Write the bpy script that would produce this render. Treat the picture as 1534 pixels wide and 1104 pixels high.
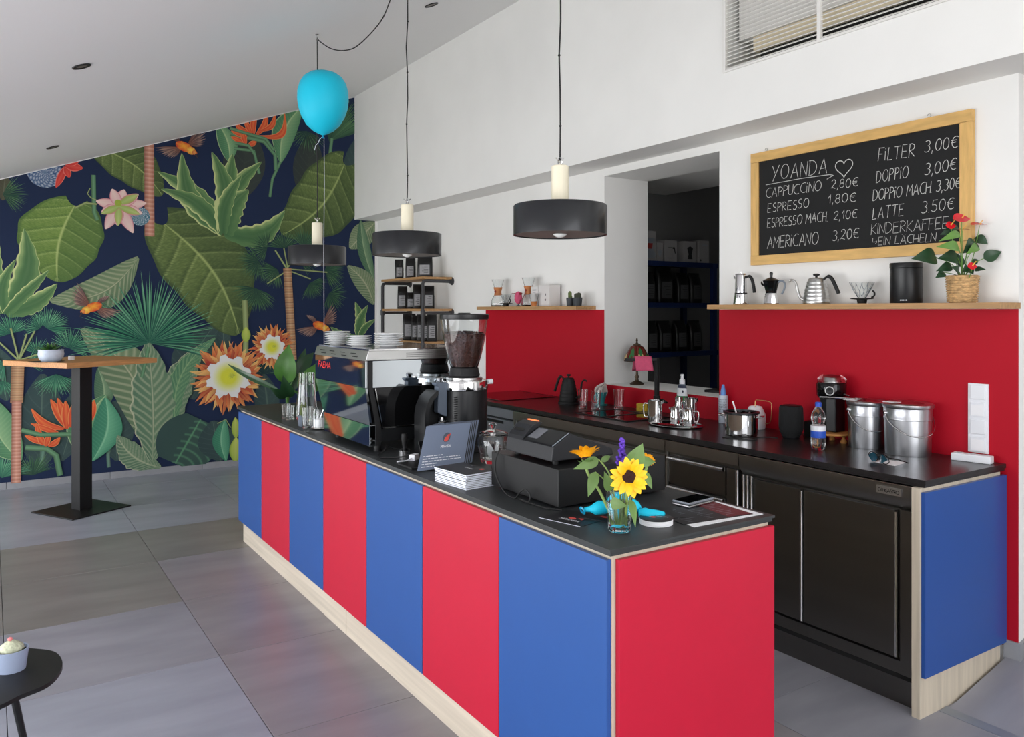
import bpy, math, random
from mathutils import Vector, Matrix
random.seed(7)
PI = math.pi
for o in list(bpy.data.objects): bpy.data.objects.remove(o)
SC = bpy.context.scene
COL = SC.collection

# ---------------------------------------------------------------- camera
cam_d = bpy.data.cameras.new('camera')
cam = bpy.data.objects.new('camera', cam_d)
COL.objects.link(cam)
cam.location = (0, 0, 1.57)
cam.rotation_euler = (PI/2, 0, -math.radians(33.2))
cam_d.sensor_width = 36
cam_d.lens = 36*1195/1534
cam_d.shift_y = -(552-465.5)/1534
cam_d.clip_start = 0.05
SC.camera = cam

# ---------------------------------------------------------------- sky and exposure
w = bpy.data.worlds.new('sky'); SC.world = w; w.use_nodes = True
nt = w.node_tree; nt.nodes.clear()
wo = nt.nodes.new('ShaderNodeOutputWorld'); bg = nt.nodes.new('ShaderNodeBackground')
tc = nt.nodes.new('ShaderNodeTexCoord'); sp = nt.nodes.new('ShaderNodeSeparateXYZ')
rp = nt.nodes.new('ShaderNodeValToRGB')
rp.color_ramp.elements[0].position = 0.47; rp.color_ramp.elements[0].color = (1.0, 1.0, 1.0, 1)
rp.color_ramp.elements[1].position = 0.53; rp.color_ramp.elements[1].color = (1.0, 1.02, 1.08, 1)
mr = nt.nodes.new('ShaderNodeMapRange'); mr.inputs[1].default_value = -1; mr.inputs[2].default_value = 1
nt.links.new(tc.outputs['Generated'], sp.inputs[0]); nt.links.new(sp.outputs[2], mr.inputs[0])
nt.links.new(mr.outputs[0], rp.inputs[0]); nt.links.new(rp.outputs[0], bg.inputs[0])
bg.inputs[1].default_value = 5.2
nt.links.new(bg.outputs[0], wo.inputs[0])
SC.view_settings.view_transform = 'Standard'; SC.view_settings.look = 'None'
SC.view_settings.gamma = 1; SC.view_settings.use_curve_mapping = False
SC.view_settings.exposure = -0.56
def area(name, loc, rot, sx, sy, power, col=(1, 1, 1)):
    d = bpy.data.lights.new(name, 'AREA'); d.shape = 'RECTANGLE'; d.size = sx; d.size_y = sy
    d.energy = power; d.color = col
    o = bpy.data.objects.new(name, d); COL.objects.link(o); o.location = loc; o.rotation_euler = rot
    return o
# daylight through the big window in the gable behind the camera, and the glazed side
area('daylight_gable', (1.2, -6.0, 2.2), (PI/2, 0, 0), 8.0, 4.4, 70, (1, .99, .98))
area('daylight_side', (-4.2, 5.4, 1.1), (0, -PI/2, 0), 2.6, 9.0, 330, (.95, .98, 1))

# ---------------------------------------------------------------- helpers
def lin(c):
    return tuple(((x/255)/12.92 if x/255 <= .04045 else ((x/255+.055)/1.055)**2.4) for x in c)
MATS = {}
def mat(name, rgb, rough=.5, metal=0., spec=.5, trans=0., ior=1.45, noise=0., nscale=8., stretch=(1, 1, 1), bump=0., coat=0., emit=None, col2=None, alpha=1.):
    if name in MATS: return MATS[name]
    m = bpy.data.materials.new(name); m.use_nodes = True; MATS[name] = m
    n = m.node_tree.nodes; l = m.node_tree.links; b = n['Principled BSDF']
    c = lin(rgb)+(1,)
    b.inputs['Base Color'].default_value = c; b.inputs['Roughness'].default_value = rough
    b.inputs['Metallic'].default_value = metal; b.inputs['IOR'].default_value = ior
    b.inputs['Specular IOR Level'].default_value = spec
    b.inputs['Transmission Weight'].default_value = trans
    b.inputs['Coat Weight'].default_value = coat; b.inputs['Alpha'].default_value = alpha
    if emit: b.inputs['Emission Color'].default_value = lin(emit[0])+(1,); b.inputs['Emission Strength'].default_value = emit[1]
    if noise or bump:
        t = n.new('ShaderNodeTexCoord'); mp = n.new('ShaderNodeMapping'); mp.inputs['Scale'].default_value = stretch
        nz = n.new('ShaderNodeTexNoise'); nz.inputs['Scale'].default_value = nscale; nz.inputs['Detail'].default_value = 6
        l.new(t.outputs['Object'], mp.inputs[0]); l.new(mp.outputs[0], nz.inputs['Vector'])
        if noise:
            r = n.new('ShaderNodeValToRGB'); c2 = lin(col2) if col2 else tuple(x*(1-noise) for x in c[:3])
            r.color_ramp.elements[0].position = .32; r.color_ramp.elements[0].color = tuple(c2)+(1,)
            r.color_ramp.elements[1].position = .68; r.color_ramp.elements[1].color = c if col2 else tuple(min(1, x*(1+noise*.6)) for x in c[:3])+(1,)
            l.new(nz.outputs[0], r.inputs[0]); l.new(r.outputs[0], b.inputs['Base Color'])
        if bump:
            bp = n.new('ShaderNodeBump'); bp.inputs['Strength'].default_value = bump; bp.inputs['Distance'].default_value = .01
            l.new(nz.outputs[0], bp.inputs['Height']); l.new(bp.outputs[0], b.inputs['Normal'])
    return m
def vcmat(name, rough=.6):
    m = bpy.data.materials.new(name); m.use_nodes = True
    n = m.node_tree.nodes; b = n['Principled BSDF']; a = n.new('ShaderNodeVertexColor'); a.layer_name = 'Col'
    m.node_tree.links.new(a.outputs[0], b.inputs['Base Color']); b.inputs['Roughness'].default_value = rough
    b.inputs['Specular IOR Level'].default_value = .3
    MATS[name] = m
    return m

class G:
    def __init__(s): s.v = []; s.f = []; s.m = []; s.c = None
    def add(s, vs, fs, mi=0):
        o = len(s.v); s.v += [tuple(p) for p in vs]; s.f += [tuple(i+o for i in f) for f in fs]; s.m += [mi]*len(fs); return s
    def bx(s, x0, x1, y0, y1, z0, z1, mi=0):
        return s.add([(x0, y0, z0), (x1, y0, z0), (x1, y1, z0), (x0, y1, z0), (x0, y0, z1), (x1, y0, z1), (x1, y1, z1), (x0, y1, z1)],
                     [(3, 2, 1, 0), (4, 5, 6, 7), (0, 1, 5, 4), (1, 2, 6, 5), (2, 3, 7, 6), (3, 0, 4, 7)], mi)
    def box(s, c, d, rz=0, rx=0, ry=0, mi=0):
        g = G().bx(-d[0]/2, d[0]/2, -d[1]/2, d[1]/2, -d[2]/2, d[2]/2)
        M = Matrix.Translation(c) @ Matrix.Rotation(rz, 4, 'Z') @ Matrix.Rotation(ry, 4, 'Y') @ Matrix.Rotation(rx, 4, 'X')
        return s.add([M @ Vector(p) for p in g.v], g.f, mi)
    def lathe(s, prof, n=24, c=(0, 0, 0), mi=0, axis='z', closed=False):
        vs = []; fs = []; idx = []
        for r, z in prof:
            if r < 1e-6: idx.append([len(vs)]); vs.append((0, 0, z))
            else:
                idx.append(list(range(len(vs), len(vs)+n)))
                vs += [(r*math.cos(2*PI*k/n), r*math.sin(2*PI*k/n), z) for k in range(n)]
        prs = list(zip(idx, idx[1:]))
        if closed: prs.append((idx[-1], idx[0]))
        for a, b in prs:
            if len(a) == 1 and len(b) == 1: continue
            for k in range(n):
                k2 = (k+1) % n
                if len(a) == 1: fs.append((a[0], b[k], b[k2]))
                elif len(b) == 1: fs.append((a[k], a[k2], b[0]))
                else: fs.append((a[k], a[k2], b[k2], b[k]))
        if not closed:
            if len(idx[0]) > 1: fs.append(tuple(reversed(idx[0])))
            if len(idx[-1]) > 1: fs.append(tuple(idx[-1]))
        if axis == 'y': vs = [(x, z, -y) for x, y, z in vs]
        if axis == 'x': vs = [(z, y, -x) for x, y, z in vs]
        return s.add([(x+c[0], y+c[1], z+c[2]) for x, y, z in vs], fs, mi)
    def tube(s, pts, r, n=8, mi=0, loop=False, cap=True):
        P = [Vector(p) for p in pts]; k = len(P); rs = r if isinstance(r, (list, tuple)) else [r]*k
        vs = []; fs = []; up = None
        for i in range(k):
            if loop: t = P[(i+1) % k]-P[i-1]
            else: t = P[min(i+1, k-1)]-P[max(i-1, 0)]
            t.normalize()
            if up is None: up = Vector((0, 0, 1)) if abs(t.z) < .9 else Vector((1, 0, 0))
            a = up-t*up.dot(t)
            if a.length < 1e-5: a = t.orthogonal()
            a.normalize(); up = a; b = t.cross(a)
            for j in range(n):
                th = 2*PI*j/n; vs.append(P[i]+(a*math.cos(th)+b*math.sin(th))*rs[i])
        for i in range(k if loop else k-1):
            i2 = (i+1) % k
            for j in range(n):
                j2 = (j+1) % n; fs.append((i*n+j, i*n+j2, i2*n+j2, i2*n+j))
        if not loop and cap: fs.append(tuple(range(n-1, -1, -1))); fs.append(tuple((k-1)*n+j for j in range(n)))
        return s.add(vs, fs, mi)
    def prism(s, poly, a0, a1, ax='z', mi=0):
        n = len(poly)
        def P(p, h):
            return (p[0], p[1], h) if ax == 'z' else ((p[0], h, p[1]) if ax == 'y' else (h, p[0], p[1]))
        vs = [P(p, a0) for p in poly]+[P(p, a1) for p in poly]
        fs = [tuple(range(n-1, -1, -1)), tuple(range(n, 2*n))]+[(i, (i+1) % n, (i+1) % n+n, i+n) for i in range(n)]
        return s.add(vs, fs, mi)
    def sph(s, c, r, n=16, m=10, mi=0):
        rx, ry, rz = r if isinstance(r, (list, tuple)) else (r, r, r)
        g = G().lathe([(math.sin(PI*i/m), -math.cos(PI*i/m)) for i in range(m+1)], n)
        return s.add([(x*rx+c[0], y*ry+c[1], z*rz+c[2]) for x, y, z in g.v], g.f, mi)
    def leaf(s, b, t, w, nl=8, nw=4, cup=.15, sag=.12, pw=.8, mi=0, up=(0, 0, 1), ex=1.):
        b = Vector(b); t = Vector(t); d = t-b; L = d.length; d.normalize(); up = Vector(up)
        if abs(d.dot(up)) > .95: up = Vector((-.54, -.84, .1))
        side = d.cross(up).normalized(); nr = side.cross(d).normalized()
        vs = []; fs = []
        for i in range(nl+1):
            u = i/nl; ww = w/2*max(0, math.sin(PI*min(1, u**pw*.98+.02)))**ex
            if i == nl: ww = w*.004
            for j in range(nw+1):
                q = -1+2*j/nw
                vs.append(b+d*(L*u)+side*(ww*q)+nr*(sag*L*math.sin(PI*u)+cup*ww*abs(q)))
        for i in range(nl):
            for j in range(nw): a = i*(nw+1)+j; fs.append((a, a+1, a+nw+2, a+nw+1))
        return s.add(vs, fs, mi)
    def xf(s, M): s.v = [tuple(M @ Vector(p)) for p in s.v]; return s

def mesh(name, g, mats, bev=0, smooth=35):
    me = bpy.data.meshes.new(name); me.from_pydata([tuple(p) for p in g.v], [], g.f)
    ml = mats if isinstance(mats, (list, tuple)) else [mats]
    for m in ml: me.materials.append(MATS[m] if isinstance(m, str) else m)
    if len(ml) > 1: me.polygons.foreach_set('material_index', g.m)
    import bmesh
    bm = bmesh.new(); bm.from_mesh(me); bmesh.ops.recalc_face_normals(bm, faces=bm.faces)
    if bev:
        es = [e for e in bm.edges if len(e.link_faces) == 2 and e.calc_face_angle(0) > .6]
        bmesh.ops.bevel(bm, geom=es, offset=bev, segments=2, profile=.6, affect='EDGES', clamp_overlap=True)
    bm.to_mesh(me); bm.free()
    if smooth: me.shade_smooth(); me.set_sharp_from_angle(angle=math.radians(min(smooth, 8) if bev else smooth))
    return me
def obj(name, g, mats, parent=None, label=None, bev=0, smooth=35, loc=None, rot=None):
    me = g if isinstance(g, bpy.types.Mesh) else mesh(name, g, mats, bev, smooth)
    o = bpy.data.objects.new(name, me); COL.objects.link(o)
    if parent: o.parent = parent
    if label: o['label'] = label
    if loc is not None: o.location = loc
    if rot is not None: o.rotation_euler = rot
    return o
def thing(name, label, cat, loc=(0, 0, 0), rz=0, group=None):
    o = bpy.data.objects.new(name, None); COL.objects.link(o); o.empty_display_size = .05
    o.location = loc; o.rotation_euler = (0, 0, rz); o['label'] = label; o['category'] = cat
    if group: o['group'] = group
    return o
def tag(o, label, cat, group=None):
    o['label'] = label; o['category'] = cat
    if group: o['group'] = group
    return o
def struct(name, g, mats, bev=0, parent=None, label=None):
    o = obj(name, g, mats, parent, label, bev)
    if not parent: o['kind'] = 'structure'
    return o
def copytree(r, loc, rz=None, label=None):
    c = r.copy(); COL.objects.link(c); c.location = loc
    if rz is not None: c.rotation_euler = (0, 0, rz)
    if label: c['label'] = label
    def rec(a, b):
        for ch in list(a.children):
            k = ch.copy(); COL.objects.link(k); k.parent = b; rec(ch, k)
    rec(r, c)
    return c
ORD = ['', 'second', 'third', 'fourth', 'fifth', 'sixth', 'seventh', 'eighth', 'ninth']

# stroke lettering (unit cap height, advance width included)
def arc(cx, cy, rx, ry, a0, a1, n=12):
    return [(cx+rx*math.cos(math.radians(a0+(a1-a0)*k/n)), cy+ry*math.sin(math.radians(a0+(a1-a0)*k/n))) for k in range(n+1)]
FONT = {
 'A': ([[(0, 0), (.3, 1), (.6, 0)], [(.1, .35), (.5, .35)]], .6), 'B': ([[(0, 0), (0, 1)]+arc(.15, .75, .3, .25, 90, -90)+arc(.15, .25, .35, .25, 90, -90)+[(0, 0)]], .5),
 'C': ([arc(.38, .5, .38, .5, 60, 300)], .58), 'D': ([[(0, 1), (0, 0)]+arc(.08, .5, .48, .5, -90, 90)+[(-.08, 1)]], .56),
 'E': ([[(.45, 1), (0, 1), (0, 0), (.48, 0)], [(0, .52), (.38, .52)]], .48), 'F': ([[(.5, 1), (-.05, 1)], [(.03, 1), (0, 0)], [(0, .55), (.36, .55)]], .46),
 'G': ([arc(.38, .5, .38, .5, 55, 340)+[(.76, .45), (.45, .45)]], .72), 'H': ([[(0, 0), (0, 1)], [(.5, 0), (.5, 1)], [(0, .5), (.5, .5)]], .5),
 'I': ([[(0, 0), (0, 1)]], .06), 'i': ([[(.02, 0), (0, .7)], [(.0, .9), (.03, 1.0)]], .08), 'J': ([[(.4, 1), (.4, .2)]+arc(.2, .2, .2, .2, 0, -180, 6)], .42), 'K': ([[(0, 0), (0, 1)], [(.48, 1), (0, .45), (.5, 0)]], .48),
 'L': ([[(.04, 1), (0, 0), (.45, .02)]], .44), 'M': ([[(0, 0), (.05, 1), (.33, .4), (.6, 1), (.66, 0)]], .66), 'N': ([[(0, 0), (0, 1), (.5, 0), (.52, 1)]], .52),
 'O': ([arc(.33, .5, .33, .5, 100, 460, 16)], .66), 'P': ([[(0, 0), (.02, 1)], [(-.06, .98)]+arc(.12, .75, .33, .25, 85, -90)+[(0, .5)]], .46),
 'R': ([[(0, 0), (.02, 1)], [(-.05, .98)]+arc(.12, .75, .33, .25, 85, -90)+[(.02, .5), (.52, 0)]], .52), 'S': ([arc(.26, .76, .22, .24, 50, 250, 9)+arc(.24, .26, .24, .26, 70, -140, 9)], .5),
 'T': ([[(-.02, 1), (.56, 1)], [(.27, 1), (.25, 0)]], .54), 'U': ([[(0, 1), (0, .3)]+arc(.25, .27, .25, .27, 180, 360, 8)+[(.5, 1)]], .5), 'Y': ([[(0, 1), (.26, .48)], [(.58, 1), (.12, -.1)]], .56),
 'Ä': ([[(0, 0), (.3, 1), (.6, 0)], [(.1, .35), (.5, .35)], [(.14, 1.12), (.16, 1.16)], [(.42, 1.12), (.44, 1.16)]], .6),
 '0': ([arc(.28, .5, .28, .5, 90, 450, 14)], .56), '1': ([[(0, .55), (.25, 1), (.25, 0)]], .3), '2': ([arc(.25, .75, .24, .25, 170, -40, 8)+[(0, .05), (.12, .12), (.5, 0)]], .5),
 '3': ([[(.02, .95)]+arc(.2, .75, .26, .25, 80, -80, 7)+arc(.2, .26, .3, .27, 80, -140, 9)], .5), '5': ([[(.48, 1), (.08, 1), (.05, .58)]+arc(.22, .3, .27, .3, 100, -150, 10)], .5),
 '8': ([arc(.25, .76, .2, .24, -90, 270, 10)+arc(.25, .27, .25, .27, 90, -270, 10)], .5), '9': ([arc(.25, .7, .24, .28, 0, 360, 10)+[(.48, .6), (.4, 0)]], .5),
 ',': ([[(.06, .08), (0, -.2)]], .1), '.': ([[(.0, .0), (.03, .04)]], .1), '€': ([arc(.42, .5, .36, .48, 55, 305, 10), [(-.02, .6), (.5, .62)], [(-.02, .42), (.46, .44)]], .66),
 '>': ([[(0, .9), (0, .4), (.5, .4)], [(.34, .62), (.52, .4), (.34, .15)]], .54), ' ': ([], .3),
}
def strokes(txt, w=None, h=1., gap=.16):
    """polylines of a text line, scaled to height h and (if given) total width w"""
    out = []; x = 0
    for ch in txt:
        st, adv = FONT.get(ch, FONT[' '])
        for p in st: out.append([(a+x, b) for a, b in p])
        x += adv+gap
    x -= gap
    sx = (w/x) if w else h
    return [[(a*sx, b*h) for a, b in p] for p in out]
def ribbon(g, pl, wd, th, fn, mi=0):
    """flat ribbon of width wd along 2-D polyline pl; fn(a, b, t) maps it to 3-D with thickness t"""
    n = len(pl); L = []; R = []
    for i in range(n):
        a = pl[max(i-1, 0)]; b = pl[min(i+1, n-1)]; dx, dy = b[0]-a[0], b[1]-a[1]; l = math.hypot(dx, dy) or 1
        nx, ny = -dy/l*wd/2, dx/l*wd/2
        L.append((pl[i][0]+nx, pl[i][1]+ny)); R.append((pl[i][0]-nx, pl[i][1]-ny))
    for i in range(n-1):
        g.add([fn(*L[i], th), fn(*R[i], th), fn(*R[i+1], th), fn(*L[i+1], th)], [(0, 1, 2, 3)], mi)
    return g

# ---------------------------------------------------------------- materials
mat('white_wall', (236, 235, 232), .85, noise=.02, nscale=3)
mat('white_ceiling', (244, 243, 242), .9)
mat('red_paint', (178, 10, 34), .6, spec=.25, noise=.03, nscale=2)
mat('tile_grout', (92, 92, 94), .8)
TT = []
for i, (a, b) in enumerate([((156, 159, 170), (138, 141, 152)), ((150, 150, 158), (132, 132, 140)), ((136, 133, 130), (118, 115, 112)), ((146, 142, 146), (128, 124, 128))]):
    mat('floor_tile_%d' % i, a, .34, noise=.1, nscale=2.2, stretch=(.7, 2.6, 1), col2=b, bump=.02); TT.append('floor_tile_%d' % i)
mat('skirting_tile', (146, 148, 152), .5, noise=.12, nscale=6)
mat('slate_top', (50, 53, 54), .42, noise=.2, nscale=7, bump=.1)
mat('slate_top_dark', (36, 34, 35), .28, noise=.2, nscale=7, stretch=(2, .6, 1), bump=.05)
mat('oak_light', (206, 194, 176), .6, noise=.14, nscale=9, stretch=(1, .12, 5), bump=.05)
mat('oak_light_upright', (200, 188, 168), .6, noise=.14, nscale=9, stretch=(5, 5, .3))
mat('blue_panel', (38, 82, 150), .42, noise=.02)
mat('red_panel', (190, 15, 50), .45, noise=.02)
mat('blue_panel_side', (38, 78, 150), .3)
mat('oak_shelf', (178, 138, 92), .55, noise=.22, nscale=10, stretch=(6, .5, 6))
mat('oak_table', (196, 140, 88), .5, noise=.2, nscale=10, stretch=(1, 8, 8))
mat('pine', (214, 172, 104), .5, noise=.16, nscale=9, stretch=(6, .8, 4))
mat('pine_up', (214, 172, 104), .5, noise=.16, nscale=9, stretch=(6, 6, .8))
mat('board_black', (15, 15, 16), .75)
mat('chalk', (196, 196, 192), .9)
mat('black_metal', (20, 20, 21), .45, spec=.4)
mat('black_matte', (15, 15, 16), .6)
mat('black_satin', (22, 23, 25), .35)
mat('black_gloss', (12, 12, 13), .06)
mat('lamp_black', (24, 26, 30), .38, noise=.15, nscale=20, coat=.2)
mat('lamp_inner', (120, 112, 104), .5)
mat('lamp_cream', (232, 224, 200), .5, noise=.06, nscale=12, stretch=(4, 4, .5))
mat('bulb', (236, 236, 232), .2)
mat('cable', (26, 26, 26), .6)
mat('steel', (150, 148, 144), .28, metal=1, noise=.08, nscale=3, stretch=(1, .2, 3))
mat('steel_dark', (118, 116, 113), .3, metal=1, noise=.06, nscale=3, stretch=(1, .2, 3))
mat('chrome', (222, 222, 222), .08, metal=1)
mat('mirror_steel', (190, 196, 200), .04, metal=1)
mat('brushed', (196, 196, 194), .3, metal=1)
mat('tin', (200, 202, 206), .3, metal=1, noise=.12, nscale=6, stretch=(3, 3, .3))
mat('alu_dark', (60, 60, 62), .5)
mat('glass', (250, 252, 252), .02, trans=1, ior=1.45)
mat('water', (240, 248, 248), .02, trans=1, ior=1.33)
mat('white_plastic', (232, 234, 238), .35)
mat('white_china', (240, 241, 242), .18)
mat('cyan_rubber', (30, 196, 226), .5, spec=.3)
mat('cyan_rubber_dark', (18, 150, 190), .3)
mat('pot_blue', (150, 162, 186), .45)
mat('pot_grey', (88, 98, 112), .5)
mat('pot_dark', (48, 53, 58), .5)
mat('pot_white', (196, 206, 222), .4, noise=.1, nscale=30)
mat('soil', (48, 34, 28), .95, noise=.4, nscale=60)
mat('cactus_pale', (196, 200, 172), .8, noise=.25, nscale=80, bump=.5)
mat('cactus_green', (92, 106, 60), .8, noise=.3, nscale=60, bump=.4)
mat('cactus_dark', (66, 70, 56), .8, noise=.3, nscale=60, bump=.4)
mat('pink_bud', (220, 130, 130), .7)
mat('leaf_dark', (34, 66, 38), .35, noise=.2, nscale=12)
mat('leaf_light', (100, 144, 62), .45, noise=.15, nscale=12)
mat('leaf_mid', (64, 112, 40), .4, noise=.2, nscale=12)
mat('leaf_sun', (104, 134, 72), .5, noise=.12, nscale=14)
mat('stem_green', (134, 158, 84), .5)
mat('petal_yellow', (250, 200, 16), .5, noise=.08, nscale=30, col2=(242, 176, 8))
mat('petal_orange', (250, 182, 10), .5, col2=(240, 150, 6), noise=.1, nscale=30)
mat('flower_centre', (58, 28, 22), .9, noise=.4, nscale=200, bump=1)
mat('purple', (104, 64, 190), .6, noise=.2, nscale=60)
mat('spathe_red', (206, 30, 40), .2, noise=.1, nscale=20)
mat('spadix', (226, 170, 70), .6)
mat('wicker', (206, 168, 118), .75, noise=.4, nscale=60, stretch=(1, 1, 1.6), bump=1)
mat('beans', (74, 32, 20), .4, noise=.4, nscale=90, bump=1)
mat('copper_wood', (190, 118, 66), .45, noise=.15, nscale=12)
mat('card_blue', (112, 124, 146), .45)
mat('card_dark', (30, 31, 34), .4)
mat('paper', (226, 230, 240), .7)
mat('paper_white', (240, 240, 242), .7)
mat('ink_white', (222, 224, 230), .7)
mat('logo_red', (214, 84, 76), .6)
mat('maroon', (104, 30, 38), .5)
mat('logo_ring', (72, 84, 98), .6)
mat('red_letter', (214, 34, 40), .4)
mat('orange_glow', (250, 130, 70), .5, emit=((255, 130, 70), 1.1))
mat('screen', (104, 106, 112), .18)
mat('pos_grey', (26, 27, 31), .5)
mat('teal', (40, 132, 136), .35)
mat('tissue', (206, 196, 190), .7, noise=.2, nscale=20, bump=.6)
mat('sponge', (206, 178, 58), .9, noise=.2, nscale=60, bump=.5)
mat('cloth_pink', (206, 84, 118), .85, noise=.1, nscale=50)
mat('soap_bottle', (124, 134, 144), .3)
mat('soap_label', (222, 226, 228), .5)
mat('soap_green', (40, 120, 70), .5)
mat('soap_navy', (40, 48, 70), .5)
mat('spray_blue', (96, 146, 214), .4)
mat('spray_white', (198, 208, 220), .4, noise=.06, nscale=40)
mat('cap_blue', (40, 84, 190), .4)
mat('gold_wire', (206, 170, 120), .3, metal=1)
mat('lid_red', (150, 40, 52), .4, noise=.3, nscale=16)
mat('speaker', (24, 25, 26), .9, noise=.2, nscale=300, bump=.3)
mat('wood_stand', (190, 132, 70), .5, noise=.2, nscale=12)
mat('grille_white', (228, 226, 222), .6)
mat('duct_beige', (226, 212, 182), .7)
mat('duct_dark', (20, 20, 20), .9)
mat('bag_black', (18, 17, 17), .38, noise=.1, nscale=20, bump=.3)
mat('bag_label', (150, 150, 152), .6, noise=.12, nscale=80)
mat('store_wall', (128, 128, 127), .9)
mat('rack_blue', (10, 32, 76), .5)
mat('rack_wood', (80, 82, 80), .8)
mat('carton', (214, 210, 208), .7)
mat('bag_label_shaded', (70, 70, 71), .7)  # bag_label again, with the storeroom's shade put into the colour
mat('carton_shaded', (150, 148, 147), .7)  # same white carton, darkened in colour to stand for storeroom shade
mat('print_black', (30, 30, 32), .6)
mat('print_red', (150, 50, 46), .6)
mat('lampshade_red', (120, 40, 28), .25, noise=.35, nscale=14, col2=(84, 30, 22))
mat('shade_green', (50, 110, 60), .25)
mat('shade_amber', (206, 176, 120), .25)
mat('bronze', (84, 70, 56), .4, metal=.7)
mat('tints', (30, 76, 96), .08, coat=1)
mat('galv', (150, 156, 166), .4, metal=.6)
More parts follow.
